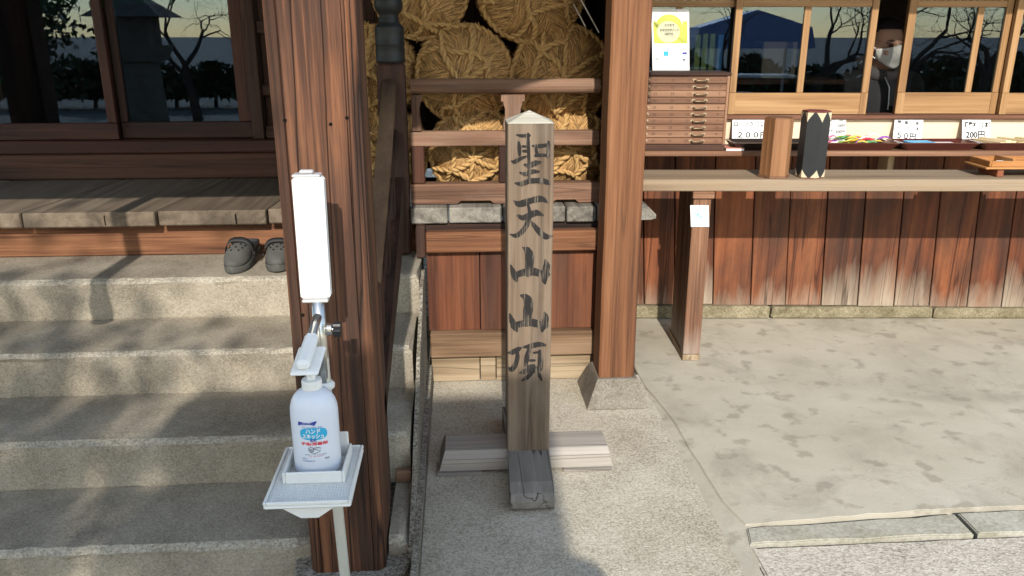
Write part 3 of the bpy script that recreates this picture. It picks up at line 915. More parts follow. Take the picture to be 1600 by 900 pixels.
# ------------------------------------------------------------------ the inscribed signpost
sg = root('wooden_signpost', (.22, 2.6, 0), 'upright grey wooden signpost with black brush lettering on a crossed wooden foot', 'signpost')
SX0, SX1, SY0, SY1 = .146, .293, 2.52, 2.66
V = []
zb, zt, zp = .082, 1.233, 1.268
cx, cy = (SX0 + SX1) / 2, (SY0 + SY1) / 2
k = 24
r = np.random.default_rng(5)
c = .0035
ring = [(SX0 + c, SY0), (SX1 - c, SY0), (SX1, SY0 + c), (SX1, SY1 - c), (SX1 - c, SY1), (SX0 + c, SY1), (SX0, SY1 - c), (SX0, SY0 + c)]
for i in range(k + 1):
    for x, y in ring:
        V.append((x + r.normal(0, .0004), y, zb + (zt - zb) * i / k))
Fc = [(i * 8 + j, i * 8 + (j + 1) % 8, i * 8 + 8 + (j + 1) % 8, i * 8 + 8 + j) for i in range(k) for j in range(8)] + [tuple(range(8))[::-1]]
Fc += [tuple(k * 8 + j for j in range(8))]
mk('post', V, Fc, W_sign('z'), sg)
V = [(SX0, SY0, zt + .0005), (SX1, SY0, zt + .0005), (SX1, SY1, zt + .0005), (SX0, SY1, zt + .0005), (cx, cy, zp)]
mk('pointed_top', V, [(0, 1, 4), (1, 2, 4), (2, 3, 4), (3, 0, 4), (3, 2, 1, 0)], wood('pale_grey_cut_wood', 'x', (.25, .235, .19), (.42, .40, .33), (.55, .53, .45), ring=.4, ringf=60, crack=.8), sg)
# cross foot: a long beam left-right, a shorter dark one pointing at the viewer, packing slips below
pf = [(2.525, .016), (2.525, .062), (2.548, .085), (2.66, .088), (2.69, .070), (2.69, .016)]
V, Fc = prismg(pf, -.098, .525, 'x')
V = np.array([(x + (.022 if x < .2 else -.018) * max(0, (z - .03) / .055), y, z) for x, y, z in V])
fix_normals(mk('cross_beam', V, Fc, W_signfoot('x'), sg))
pf = [(2.285, .004), (2.268, .020), (2.268, .045), (2.285, .066), (2.33, .082), (2.522, .0925), (2.522, .004)]
V, Fc = prismg(pf, .147, .292, 'x')
V = np.array([(x + (y - 2.52) * .03, y, z) for x, y, z in V])
fix_normals(mk('foot_beam', V, Fc, W_signdark('y'), sg))
V, Fc = prismg([(2.692, .004), (2.692, .09), (2.90, .08), (2.93, .05), (2.93, .004)], .147, .292, 'x')
fix_normals(mk('foot_beam', V, Fc, W_signdark('y'), sg))
V, Fc = prismg([(2.663, .09), (2.663, .26), (2.72, .09)], .20, .24, 'x')
fix_normals(mk('brace', V, Fc, W_signdark('z'), sg))
box('packing_slip', -.108, .055, 2.515, 2.60, .001, .014, W_signfoot('x'), sg, b=.002)
box('packing_slip', .345, .520, 2.517, 2.60, .001, .014, W_signfoot('x'), sg, b=.002)
# brush lettering, traced stroke by stroke: lists of (x, y, width) in enlarged-photo pixels
def ink():
    t = NT('weathered_ink')
    P = t.n('TexCoord').outputs['Object']
    n1 = t.noise(t.scale(P, (1, 1, .06)), 190., 3, .6)
    n2 = t.noise(t.scale(P, (1, 1, .4)), 30., 4, .6)
    f = t.ramp(t.math('ADD', t.math('MULTIPLY', n1, .7), t.math('MULTIPLY', n2, .45)), [(.60, 0.), (.76, 1.)])
    t.set(t.b, 'Base Color', t.mix(t.math('MULTIPLY', f, .75), (.022, .020, .019), (.20, .165, .125)))
    t.set(t.b, 'Roughness', .85)
    t.set(t.b, 'Specular IOR Level', .15)
    return t.m
M_ink = ink()
def stroke(pts, ox, oy, k):
    P = np.array(pts, float)
    t = np.arange(len(P))
    tt = np.linspace(0, len(P) - 1, (len(P) - 1) * 7 + 1)
    def cr(c):      # Catmull-Rom through the traced points
        out = []
        for q in tt:
            i = min(int(q), len(P) - 2); f = q - i
            p0, p1, p2, p3 = (P[max(i - 1, 0)][c], P[i][c], P[i + 1][c], P[min(i + 2, len(P) - 1)][c])
            out.append(.5 * (2 * p1 + (p2 - p0) * f + (2 * p0 - 5 * p1 + 4 * p2 - p3) * f * f + (3 * p1 - p0 - 3 * p2 + p3) * f ** 3))
        return np.array(out)
    X, Yp, Wd = cr(0), cr(1), np.maximum(cr(2), 3)
    T = np.stack([np.gradient(X), np.gradient(Yp)], 1); T /= np.linalg.norm(T, axis=1)[:, None] + 1e-9
    g = np.random.default_rng(int(abs(X.sum())))
    Lp, Rp = [], []
    for i in range(len(X)):
        nx, ny = -T[i][1], T[i][0]
        wj = Wd[i] * (.5 + g.normal(0, .018))
        Lp.append((X[i] + nx * wj, Yp[i] + ny * wj)); Rp.append((X[i] - nx * wj, Yp[i] - ny * wj))
    def cap(i, sgn):
        a = math.atan2(T[i][1], T[i][0])
        return [(X[i] + sgn * math.cos(a + f) * Wd[i] * .5, Yp[i] + sgn * math.sin(a + f) * Wd[i] * .5) for f in np.linspace(-1.2, 1.2, 5)]
    V, Fc = [], []
    for l, q in zip(Lp, Rp):
        V += [l, q]
    for i in range(len(X) - 1):
        Fc.append((2 * i, 2 * i + 1, 2 * i + 3, 2 * i + 2))
    b = len(V)
    V += cap(0, -1); Fc.append((0, *range(b, b + 5), 1))
    b = len(V); e = 2 * (len(X) - 1)
    V += cap(len(X) - 1, 1); Fc.append((e + 1, *range(b, b + 5), e))
    return [at(ox + x / k, oy + y / k, Y=SY0 - .0012) for x, y in V], Fc
CH = {
 'sei': (780, 170, 6.43, [[(175, 262, 14), (230, 272, 36), (300, 268, 34)], [(196, 335, 22), (203, 395, 42), (205, 465, 30)], [(238, 378, 26), (290, 380, 26)], [(245, 425, 30), (295, 425, 34)], [(290, 248, 20), (292, 350, 34), (298, 500, 32), (302, 640, 34), (302, 735, 36)], [(125, 525, 16), (158, 532, 44), (215, 500, 38), (275, 478, 20)], [(338, 372, 22), (400, 375, 42), (500, 362, 34)], [(362, 378, 34), (382, 460, 34)], [(365, 470, 30), (430, 465, 34), (500, 468, 26)], [(496, 332, 26), (494, 400, 40), (490, 478, 34)], [(255, 560, 22), (300, 570, 50), (365, 545, 56), (420, 535, 20)], [(210, 640, 18), (265, 655, 44), (330, 630, 48), (398, 630, 22)], [(163, 745, 18), (225, 752, 50), (310, 725, 52), (430, 722, 56), (490, 742, 44), (515, 755, 12)]]),
 'ten': (780, 300, 6.0, [[(135, 82, 10), (190, 112, 62), (290, 84, 58), (390, 64, 58), (452, 98, 20)], [(178, 222, 30), (225, 242, 52), (300, 212, 58), (350, 195, 58), (405, 216, 26)], [(268, 112, 24), (285, 190, 34), (270, 280, 50), (225, 360, 48), (160, 408, 44), (98, 394, 6)], [(296, 272, 10), (330, 318, 44), (390, 385, 56), (440, 418, 54), (498, 412, 14)]]),
 'yama': (780, 300, 6.0, [[(218, 520, 10), (262, 545, 64), (284, 605, 84), (280, 700, 78), (272, 770, 60)], [(108, 686, 14), (128, 740, 48), (150, 795, 62), (162, 832, 28)], [(140, 785, 50), (220, 757, 66), (310, 745, 76), (390, 765, 60), (455, 772, 46)], [(434, 640, 24), (444, 690, 60), (432, 765, 66), (424, 825, 56), (430, 858, 20)]]),
 'yama2': (780, 450, 5.29, [[(180, 62, 18), (220, 78, 60), (243, 125, 78), (236, 205, 74), (230, 292, 62)], [(88, 213, 12), (104, 265, 44), (130, 325, 50), (146, 352, 26)], [(118, 312, 52), (200, 292, 54), (270, 285, 64), (330, 302, 58), (388, 312, 46)], [(374, 200, 14), (386, 250, 50), (366, 312, 54), (354, 358, 20)]]),
 'cho': (780, 450, 5.29, [[(74, 535, 12), (112, 530, 44), (165, 502, 34), (186, 494, 10)], [(148, 518, 28), (150, 580, 38), (130, 640, 42), (102, 672, 44), (76, 656, 10)], [(198, 490, 14), (250, 482, 40), (325, 466, 42), (378, 472, 24)], [(252, 492, 30), (230, 570, 44), (218, 640, 30)], [(285, 535, 16), (330, 530, 24)], [(336, 522, 28), (342, 600, 48), (336, 668, 44)], [(240, 598, 20), (292, 598, 20)], [(232, 648, 24), (286, 640, 24)], [(172, 702, 14), (205, 690, 40), (280, 666, 36), (346, 660, 28)], [(274, 686, 40), (232, 738, 36), (188, 764, 14)], [(300, 680, 36), (330, 718, 34), (352, 764, 12)]]),
}
for key in ('sei', 'ten', 'yama', 'yama2', 'cho'):
    ox, oy, k, sts = CH[key]
    parts = []
    for i, q in enumerate(sts):
        V, Fc = stroke(q, ox, oy, k)
        parts.append((np.array([(v[0], v[1] - i * .00012, v[2]) for v in V]), Fc))
    V, Fc = cat(parts)
    mk('brush_character', V, Fc, M_ink, sg)

# ------------------------------------------------------------------ hand sanitizer stand and bottle
ss = root('sanitizer_stand', (-.33, 1.80, 0), 'white and steel hand sanitizer stand with a tall white sleeve and mesh tray', 'stand')
V, Fc = tubeg([(-.320, 1.80, -.08), (-.322, 1.80, .014), (-.332, 1.80, .40), (-.338, 1.80, .72), (-.341, 1.80, .91)], .0135, 14)
mk('pole', V, Fc, plain('cream_steel_pole', (.62, .60, .52), .35, metal=.3), ss, smooth=True)
V, Fc = latheg([(.0, -.104), (.15, -.104), (.15, -.097), (.14, -.089), (.03, -.081), (.016, -.06), (.0, -.06)], (-.322, 1.80, .0), 32)
mk('base_plate', V, Fc, M_greypl, ss)
V, Fc = latheg([(.0, -.103), (.012, -.103), (.012, .05), (.010, .053), (0, .053)], (-.287, 1.86, .0), 14)
mk('pedal_pin', V, Fc, M_greypl, ss)
V, Fc = tubeg([(-.341, 1.80, .69), (-.3405, 1.80, .905)], .0155, 14)
mk('upper_tube', V, Fc, M_steel, ss, smooth=True)
V, Fc = latheg([(.0, .684), (.023, .684), (.024, .692), (.018, .70), (0, .70)], (-.339, 1.80, 0), 18)
mk('collar', V, Fc, M_white2, ss)
# the tall white sleeve at the top with grey end caps
box('sleeve', -.3765, -.3085, 1.785, 1.822, .912, 1.196, M_white, ss, b=.006, fn=lambda x, y, z: (x + (1.05 - z) * -.012 + .0016 * math.sin(z * 55 + x * 60), y, z))
box('sleeve_cap', -.375, -.315, 1.787, 1.820, .9035, .911, M_greypl, ss, b=.002)
o = box('sleeve_cap', -.375, -.313, 1.787, 1.820, 1.1965, 1.2025, M_greypl, ss, b=.002)
box('cap_knob', -.360, -.329, 1.794, 1.813, 1.203, 1.211, M_greypl, o, b=.003)
# the press arm: steel tube bending forward to the white press head, with its black knob
V, Fc = tubeg([(-.341, 1.783, .87), (-.343, 1.75, .86), (-.346, 1.69, .835), (-.347, 1.665, .825)], .0105, 12)
mk('arm', V, Fc, M_steel, ss, smooth=True)
V, Fc = latheg([(.0, .0), (.017, .0), (.018, .010), (.018, .026), (.016, .03), (0, .03)], (0, 0, 0), 16)
V = np.array([(-.325 + z, 1.785 + y, .838 + x) for x, y, z in V])
V = np.array([(-.325 + (x + .325) * .55, 1.785 + (y - 1.785) * .8, .838 + (z - .838) * .8) for x, y, z in V])
kb = mk('clamp', V, Fc, M_steel, ss, smooth=False)
V, Fc = [], []
kn = []
for j in range(24):
    a = 2 * math.pi * j / 24
    rr = .0135 + .0022 * math.cos(a * 6)
    kn.append((rr * math.cos(a), rr * math.sin(a)))
V, Fc = prismg(kn, 0, .014, 'x')
V = np.array([(-.306 + x * 1.2, 1.785 + y * 1.15, .838 + z * 1.15) for x, y, z in V])
fix_normals(mk('knob', V, Fc, M_blackpl, ss))
V, Fc = tubeg([(-.312, 1.785, .838), (-.294, 1.785, .838)], .0045, 8)
mk('knob_bolt', V, Fc, M_steel, ss)
# press head: a sloping plate with a raised block on it
def press(x, y, z):
    t = (y - 1.57) / .12
    return (x + .010 * t, y, z + .044 * t)
box('press_plate', -.374, -.314, 1.59, 1.672, .797, .805, M_white, ss, b=.0035, fn=press)
box('press_block', -.362, -.332, 1.593, 1.688, .8055, .828, M_white, ss, b=.007, fn=press)
# tray: mesh plate with rim, ridge box for the bottle, rib underneath
tz = .536
tr = box('tray', -.4385, -.2515, 1.523, 1.770, tz - .012, tz - .004, M_white2, ss, b=.004)
for a in ((-.4385, -.4325, 1.523, 1.770), (-.2575, -.2515, 1.523, 1.770), (-.4320, -.258, 1.523, 1.529), (-.4320, -.258, 1.764, 1.770)):
    box('rim', a[0], a[1], a[2], a[3], tz - .0035, tz + .006, M_white2, tr, b=.002)
parts = []
for i in range(29):
    x = -.431 + i * .00615
    parts.append(boxg(x, x + .0024, 1.530, 1.763, tz - .0035, tz + .001, .0004))
for i in range(38):
    y = 1.531 + i * .00615
    parts.append(boxg(-.4315, -.2585, y, y + .0024, tz - .0035, tz + .0013, .0004))
V, Fc = cat(parts)
mk('mesh_grid', V, Fc, M_white2, tr)['kind'] = 'stuff'
for a in ((-.412, -.406, 1.603, 1.735), (-.280, -.274, 1.603, 1.735), (-.4055, -.2805, 1.603, 1.609), (-.4055, -.2805, 1.729, 1.735)):
    box('holder_wall', a[0], a[1], a[2], a[3], tz + .0018, tz + (.062 if a[2] > 1.7 else .030), M_white2, tr, b=.002)
V, Fc = prismg([(-.405, .522), (-.285, .522), (-.325, .494), (-.362, .494)], 1.535, 1.76, 'y')
fix_normals(mk('underside_rib', V, Fc, M_white2, tr))
bt = root('sanitizer_bottle', (-.343, 1.668, .54), 'white hand sanitizer pump bottle with blue and red printed label on the mesh tray', 'bottle')
BX, BY, BZ, BR = -.343, 1.668, tz + .0025, .0535
prof = [(.0, 0.), (.046, 0.), (.051, .004), (BR, .012), (BR, .150), (.0525, .162), (.049, .176), (.043, .188), (.034, .198), (.024, .203), (.0215, .205), (.0, .205)]
V, Fc = latheg([(a, h + BZ) for a, h in prof], (BX, BY, 0), 48, 'z', 1., .82)
body = mk('bottle_body', V, Fc, M_bottle, bt, smooth=True)
V, Fc = latheg([(.0, .2055), (.0225, .2055), (.0225, .222), (.021, .226), (.010, .227), (.009, .235), (.012, .236), (.012, .258), (.0, .258)], (BX, BY, BZ), 28)
o = mk('pump', V, Fc, M_white, bt, smooth=False)
def onb(x, y, z):     # wrap flat print round the bottle
    a = (x - BX) / BR
    return (BX + BR * math.sin(a) * 1.004, BY - BR * .82 * math.cos(a) * 1.0 - .0007 - y, z)
def lab(sx, sy): return BX + (sx - 260) / 390 * BR * 2 * 1.02, BZ + .030 + (672 - sy) / 652 * .168
def bprint(name, s, x, y, h, w, m, lift=0., bold=0.):
    cx_, cz_ = lab(x, y)
    return text(name, s, cx_, cz_, lift, h / 672 * .178, m, body, width=w / 390 * BR * 2, fn=onb, bold=bold)
def bpoly(name, pts, m, lift=0.):
    P = [lab(*p) for p in pts]
    V, Fc = [], []
    c0 = np.mean(P, axis=0)
    n = len(P)
    k = 6
    V.append(onb(c0[0], lift, c0[1]))
    for t in range(1, k + 1):
        for p in P:
            q = c0 + (np.array(p) - c0) * t / k
            V.append(onb(q[0], lift, q[1]))
    for j in range(n):
        Fc.append((0, 1 + j, 1 + (j + 1) % n))
        for t in range(k - 1):
            a = 1 + t * n
            Fc.append((a + j, a + n + j, a + n + (j + 1) % n, a + (j + 1) % n))
    return mk(name, V, Fc, m, body)
bpoly('label_banner', [(150, 243), (300, 235), (306, 240), (290, 268), (282, 276), (146, 280)], M_blue)
bprint('label_text', '花王 プロ', 222, 252, 9, 70, M_white, .0004)
bprint('label_text', 'プロフェッショナル', 222, 266, 9, 110, M_white, .0004)
bprint('label_text', '手指・皮ふの洗浄・消毒に', 265, 292, 13, 170, M_blue, .0)
bpoly('label_blob', [(272 + 112 * math.copysign(abs(math.cos(a)) ** .7, math.cos(a)), 356 + 58 * math.copysign(abs(math.sin(a)) ** .7, math.sin(a))) for a in np.linspace(0, 6.283, 28, endpoint=False)], M_cyan)
bprint('label_text', 'ハンド', 270, 328, 44, 120, M_white, .0005, .03)
bprint('label_text', 'スキッシュ', 268, 378, 44, 180, M_white, .0005, .03)
bprint('label_text', 'EX', 270, 415, 24, 52, M_blue, .0006, .03)
bprint('label_text', '手指消毒剤', 272, 450, 32, 222, M_red, .0, .03)
bprint('label_text', '有効成分 ベンザルコニウム塩化物', 275, 556, 10, 180, M_inkt)
bprint('label_text', '手指・皮膚の洗浄消毒', 280, 572, 10, 116, M_red)
bprint('label_text', '800mL', 188, 594, 11, 50, M_inkt)
bprint('label_text', '指定医薬部外品', 215, 618, 14, 104, M_blue)
bprint('label_text', '業務用', 368, 600, 16, 40, M_inkt)
for q in ([(225, 490), (245, 480), (262, 490), (262, 520), (240, 532), (226, 515), (225, 490)], [(262, 490), (300, 486), (322, 494)], [(240, 532), (270, 545), (305, 528), (318, 510)], [(262, 505), (285, 500), (300, 515)], [(232, 500), (256, 508)], [(230, 512), (254, 520)]):
    P = [onb(*(lambda t: (t[0], .0006, t[1]))(lab(*p))) for p in q]
    V, Fc = tubeg(P, .0005, 5)
    mk('label_drawing', V, Fc, M_inkt, body)

# ------------------------------------------------------------------ the pair of clogs
def clog(cx, cy, z0, yaw, tilt, label, flip=1):
    c = root('rubber_clog', (cx, cy, z0), label, 'shoe', 'pair of clogs on the top step')
    c.rotation_euler = (tilt, 0, yaw)
    # local: toe at -y, heel at +y, length .275
    L = .275
    def half(t):      # half width along the length
        return .052 * (math.sin(min(1, t / .33) * math.pi / 2) ** .55) * (1 - .16 * max(0, (t - .35) / .65) ** 1.2) * (1 if t < .93 else math.sqrt(max(.02, 1 - ((t - .93) / .075) ** 2 * .75)))
    def addp(name, V, Fc, m, parent=c, smooth=True):
        o = mk(name, np.array(V), Fc, m, None, smooth=smooth, origin=(0, 0, 0))
        o.parent = parent
        o.matrix_world = Matrix.Identity(4) if False else o.matrix_world
        o.matrix_parent_inverse = Matrix.Identity(4)
        o.location = (0, 0, 0)
        return fix_normals(o)
    n, seg = 22, 16
    # sole
    V, Fc = [], []
    for i in range(n + 1):
        t = .006 + .988 * i / n
        w = half(t); y = -L / 2 + L * t
        zb = .010 * max(0, (.18 - t) / .18) ** 1.5
        for px, pz in ((-1, .004), (-.96, 0), (.96, 0), (1, .004), (1.02, .024), (.95, .030), (-.95, .030), (-1.02, .024)):
            V.append((px * w, y, zb + pz))
    for i in range(n):
        for j in range(8):
            Fc.append((i * 8 + j, i * 8 + (j + 1) % 8, i * 8 + 8 + (j + 1) % 8, i * 8 + 8 + j))
    Fc += [tuple(range(8)), tuple(n * 8 + j for j in range(8))]
    addp('sole', V, Fc, M_clog)
    # upper: shell over the toes, open at the back
    V, Fc = [], []
    m = 14
    hgt = lambda t: .030 + .062 * math.sin(min(1, (t + .02) / .55) * math.pi / 2) ** .62
    for i in range(m + 1):
        t = .012 + .53 * i / m
        w = half(t) * .98; h = hgt(t) - .028; y = -L / 2 + L * t
        for j in range(seg + 1):
            a = math.pi * j / seg
            ct, sn = math.cos(a), math.sin(a)
            e = .72
            V.append((-math.copysign(abs(ct) ** e, ct) * w, y - .012 * (1 - sn) * (1 if i == m else 0), .028 + h * sn ** .8 + .010 * max(0, (.18 - t) / .18) ** 1.5))
    for i in range(m):
        for j in range(seg):
            Fc.append((i * (seg + 1) + j, i * (seg + 1) + j + 1, (i + 1) * (seg + 1) + j + 1, (i + 1) * (seg + 1) + j))
    Fc.append(tuple(range(seg + 1)))
    up = addp('upper', V, Fc, M_clog)
    md = up.modifiers.new('thick', 'SOLIDIFY'); md.thickness = .005; md.offset = -1
    # heel rim
    V, Fc = [], []
    m2 = 18
    for i in range(m2 + 1):
        s = i / m2
        a = -math.pi / 2 * 1.0 + math.pi * s
        t = .52 + .455 * math.cos(a) if False else None
        tt = .55 + .43 * math.sin(math.pi * s)
        sd = 1 if s < .5 else -1
        w = half(min(tt, .985)) if abs(s - .5) > .03 else 0
        x = sd * w * (1 if abs(s - .5) > .12 else abs(s - .5) / .12 * .9 + .1)
        y = -L / 2 + L * tt
        V += [(x * .99, y, .026), (x * 1.0, y, .05 + .012 * math.cos(math.pi * s) ** 2), (x * .90, y - .006, .05 + .012 * math.cos(math.pi * s) ** 2), (x * .90, y - .006, .026)]
    for i in range(m2):
        for j in range(4):
            Fc.append((i * 4 + j, i * 4 + (j + 1) % 4, i * 4 + 4 + (j + 1) % 4, i * 4 + 4 + j))
    addp('heel_rim', V, Fc, M_clogd)
    V, Fc = latheg([(.0, .030), (.9, .030), (.9, .0305), (0, .0305)], (0, 0, 0), 20)
    V = np.array([(x * .046, .055 + y * .075, z + .001) for x, y, z in V])
    addp('insole', V, Fc, M_clogd)
    # strap folded forward over the instep
    V, Fc = [], []
    for j in range(21):
        a = math.pi * j / 20
        ct, sn = math.cos(a), math.sin(a)
        x = -math.copysign(abs(ct) ** .75, ct) * .0575
        y0 = -.006 - .004 * (1 - sn)
        zc = .036 + .064 * sn ** .8
        for dy, dz in ((-.012, -.002), (-.012, .004), (.013, .010), (.013, .003)):
            V.append((x * (1.0 if dz < 3 else 1), y0 + dy, zc + dz))
    for j in range(20):
        for q in range(4):
            Fc.append((j * 4 + q, j * 4 + (q + 1) % 4, j * 4 + 4 + (q + 1) % 4, j * 4 + 4 + q))
    Fc += [(0, 1, 2, 3), (80, 81, 82, 83)]
    stp = addp('strap', V, Fc, M_clogd)
    for sx_ in (-1, 1):
        V, Fc = latheg([(.0, 0), (.009, 0), (.009, .004), (0, .004)], (0, 0, 0), 14)
        V = np.array([(sx_ * (.0565 + z), -.002 + x, .040 + y) for x, y, z in V])
        addp('rivet', V, Fc, M_clogd, stp)
    # vent holes
    for t, fr in ((.50, -.45), (.50, -.12), (.50, .22), (.50, .50), (.42, -.5), (.42, -.2), (.42, .15), (.42, .45), (.34, -.35), (.34, 0.), (.34, .35), (.27, -.15), (.27, .18)):
        a = math.pi / 2 - fr * 1.15
        w = half(t) * .98; h = hgt(t) - .028
        ct, sn = math.cos(a), math.sin(a)
        p = np.array([math.copysign(abs(ct) ** .72, ct) * w, -L / 2 + L * t, .028 + h * sn ** .8])
        nrm = np.array([ct * .8, -.42, sn]); nrm /= np.linalg.norm(nrm)
        u = np.cross(nrm, [0, 1, 0]); u /= np.linalg.norm(u); w_ = np.cross(nrm, u)
        V = [p + nrm * .0012 + (u * math.cos(b) + w_ * math.sin(b)) * .0042 for b in np.linspace(0, 6.283, 9)[:-1]] + [p - nrm * .004 + (u * math.cos(b) + w_ * math.sin(b)) * .0042 for b in np.linspace(0, 6.283, 9)[:-1]]
        Fc = [tuple(range(8)), tuple(range(8, 16))] + [(i, (i + 1) % 8, 8 + (i + 1) % 8, 8 + i) for i in range(8)]
        addp('vent_hole', V, Fc, M_black, smooth=False)
    return c
clog(-.922, 3.290, .590, R(-4), R(9), 'dusty grey rubber clog on the top step, the full one at the left')
clog(-.772, 3.300, .580, R(9), R(4), 'dusty grey rubber clog on the top step, partly hidden by the pillar')

# ------------------------------------------------------------------ kiosk (all in its own turned frame: x along the wall, y into it)
K = KF
kk = root('sales_kiosk', (1.4, .3, 0), 'wooden temple sales kiosk with honey sash windows above dark stained boards', 'building', frame=K)
def kb(name, *a, **kw):
    return box(name, *a, **kw)
fx = [-.32, .72, 1.62, 3.2]
for i in range(3):
    V, Fc = boxg(fx[i] + .004, fx[i + 1] - .004, -.028, .10, .0, .072 - i * .006, .010)
    g = np.random.default_rng(60 + i)
    mk('footing_stone', V + g.normal(0, .0015, V.shape), Fc, M_mossy, kk)
ju = [-.30, -.16, .005, .172, .385, .592, .784, .983, 1.184, 1.386, 1.582, 1.79, 1.98, 2.17, 2.37, 2.6, 2.85, 3.1]
for i in range(len(ju) - 1):
    g = rng.uniform(.0015, .004)
    yy = rng.uniform(-.003, .004)
    sh = rng.uniform(-.004, .004)
    x0, x1 = ju[i] + g, ju[i + 1] - g
    zb = .074 - max(0, x0) * .008 + rng.uniform(0, .004)
    box('wall_board', x0, x1, yy, yy + .018, zb, .945, W_kboard('z'), kk, b=.0025, fn=lambda x, y, z: (x + .020 - .035 * (z - .07) / .6, y, z))
box('backing', -.32, 3.1, .028, .05, .072, .945, M_black, kk)
box('cream_panel', -.32, 3.1, .002, .026, .947, 1.082, M_cream, kk, b=.001)
box('window_sill', -.32, 3.1, -.030, .12, 1.083, 1.104, wood('dark_sill_wood', 'x', (.06, .025, .014), (.14, .06, .034), (.24, .12, .07), crack=.2), kk, b=.003)
def sash(x0, x1, y, sl, sr, mull, zb=1.1055):
    d = box('window_sash', x0, x1, y + .003, y + .027, zb, 1.212, W_sash('x'), kk, b=.0015)
    for a, b_ in ((x0, x0 + sl), (x1 - sr, x1)):
        box('stile', a + (.0 if a == x0 else 0), b_, y, y + .030, 1.2125, 2.0, W_sash('z'), d, b=.002)
    for a, b_ in ((x0, x0 + sl), (x1 - sr, x1)):
        box('stile', a, b_, y - .0005, y + .0025, zb, 1.212, W_sash('z'), d, b=.0005)
    i0, i1 = x0 + sl + .0005, x1 - sr - .0005
    box('rail', i0, i1, y + .002, y + .028, 1.628, 1.660, W_sash('x'), d, b=.002)
    box('rail', i0, i1, y + .002, y + .028, 1.97, 2.0, W_sash('x'), d, b=.002)
    edges = [i0]
    for m0, m1 in mull:
        box('mullion', m0, m1, y + .004, y + .026, 1.2125, 1.6275, W_sash('z'), d, b=.002)
        edges += [m0 - .0005, m1 + .0005]
    edges += [i1]
    for j in range(0, len(edges), 2):
        box('pane', edges[j], edges[j + 1], y + .013, y + .0165, 1.2125, 1.6275, M_glass, d, b=.0004)
    # close lattice above
    q = i0 + .02
    first = None
    while q < i1 - .02:
        if first is None:
            first = box('lattice_bar', q, q + .008, y + .006, y + .022, 1.6605, 1.9695, W_sash('z'), d, b=.001); q0 = q
        else:
            share(first, (q - q0, 0, 0), d)
        q += .036
    box('pane', i0, i1, y + .023, y + .026, 1.6605, 1.9695, M_glass, d, b=.0004)
sash(-.30, .425, .052, .03, .014, [(.118, .148)])
sash(.405, 1.115, .015, .034, .035, [(.749, .782)])
sash(1.281, 1.802, .048, .040, .032, [(1.630, 1.662)])
sash(1.803, 2.52, .015, .034, .034, [(2.14, 2.17)])
box('lintel', -.32, 3.1, .0, .12, 2.002, 2.2, W_dark('x'), kk)
box('corner_post', -.36, -.325, -.02, .12, .0, 2.2, W_dark('z'), kk)
# the room behind the glass
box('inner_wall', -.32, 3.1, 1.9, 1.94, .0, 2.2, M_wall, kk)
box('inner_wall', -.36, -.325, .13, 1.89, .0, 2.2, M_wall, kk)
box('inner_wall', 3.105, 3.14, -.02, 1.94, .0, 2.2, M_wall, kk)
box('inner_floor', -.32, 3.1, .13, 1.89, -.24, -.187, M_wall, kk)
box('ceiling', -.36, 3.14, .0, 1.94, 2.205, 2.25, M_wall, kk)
box('inner_shelf', -.30, 1.05, .14, .50, 1.245, 1.27, W_dark('x'), kk)
V, Fc = prismg([(-.75, 2.075), (2.0, 2.93), (2.0, 3.01), (-.75, 2.155)], -.55, 3.4, 'x')
fix_normals(mk('eave_roof', V, Fc, W_dark('x'), kk))
# things on the inner shelf
fo = None
for i, (x, m, h) in enumerate(((.262, M_green, .225), (.300, M_green, .23), (.338, M_green, .23), (.380, M_bluef, .225))):
    o = box('ring_binder', x - .014, x + .014, .17, .36, 1.271, 1.271 + h, m, frame=K, b=.003)
    tag(o, ['leftmost of the three green ring binders behind the kiosk glass', 'middle one of the three green ring binders behind the kiosk glass', 'rightmost of the three green ring binders, next to the blue one', 'blue ring binder beside the green ones behind the kiosk glass'][i], 'binder', 'ring binders on the inner shelf')
o = box('cardboard_box', .62, .80, .22, .42, 1.271, 1.46, plain('dull_cardboard', (.16, .14, .12), .8), frame=K); tag(o, 'dim grey box standing behind the left kiosk window', 'box')
o = box('wall_notice', .27, .42, 1.885, 1.889, 1.45, 1.75, M_paper, frame=K); tag(o, 'pale paper pinned to the back wall inside the kiosk', 'notice')
# poster on the left pane
ps = root('poster', (.09, .04, 1.32), 'white and yellow-green printed poster standing on the drawer cabinet', 'poster', frame=K)
def sk(x, y, z): return (x + .0 + (1.615 - z) * .075, y, z)
px0, px1, pz0, pz1 = -.012, .176, 1.318, 1.617
box('sheet', px0, px1, .036, .0375, pz0, pz1, M_paper, ps, b=.0003, fn=sk)
PY = .0352
def pp(a, b): return px0 + (px1 - px0) * a, pz1 - (pz1 - pz0) * b
poly = []
for i in range(25):
    a = math.pi * (1 - i / 24)
    poly.append(pp(.46 + .36 * math.cos(a), .28 - .20 * math.sin(a)))
poly += [pp(.82, .19), pp(.95, .19), pp(.95, .545), pp(.05, .545), pp(.04, .19), pp(.12, .19)]
V = [sk(p[0], PY, p[1]) for p in poly]
mk('print_field', V, [tuple(range(len(V)))[::-1]], plain('pale_yellow_green_print', (.46, .50, .09), .7, var=.35, nscale=14.), ps)
cxx, czz = pp(.44, .36)
V = [sk(cxx + .058 * math.cos(a), PY - .0004, czz + .052 * math.sin(a)) for a in np.linspace(0, 6.283, 28, endpoint=False)]
mk('print_disc', V, [tuple(range(28))], plain('pale_beige_print', (.50, .49, .34), .7, var=.15, nscale=40.), ps)
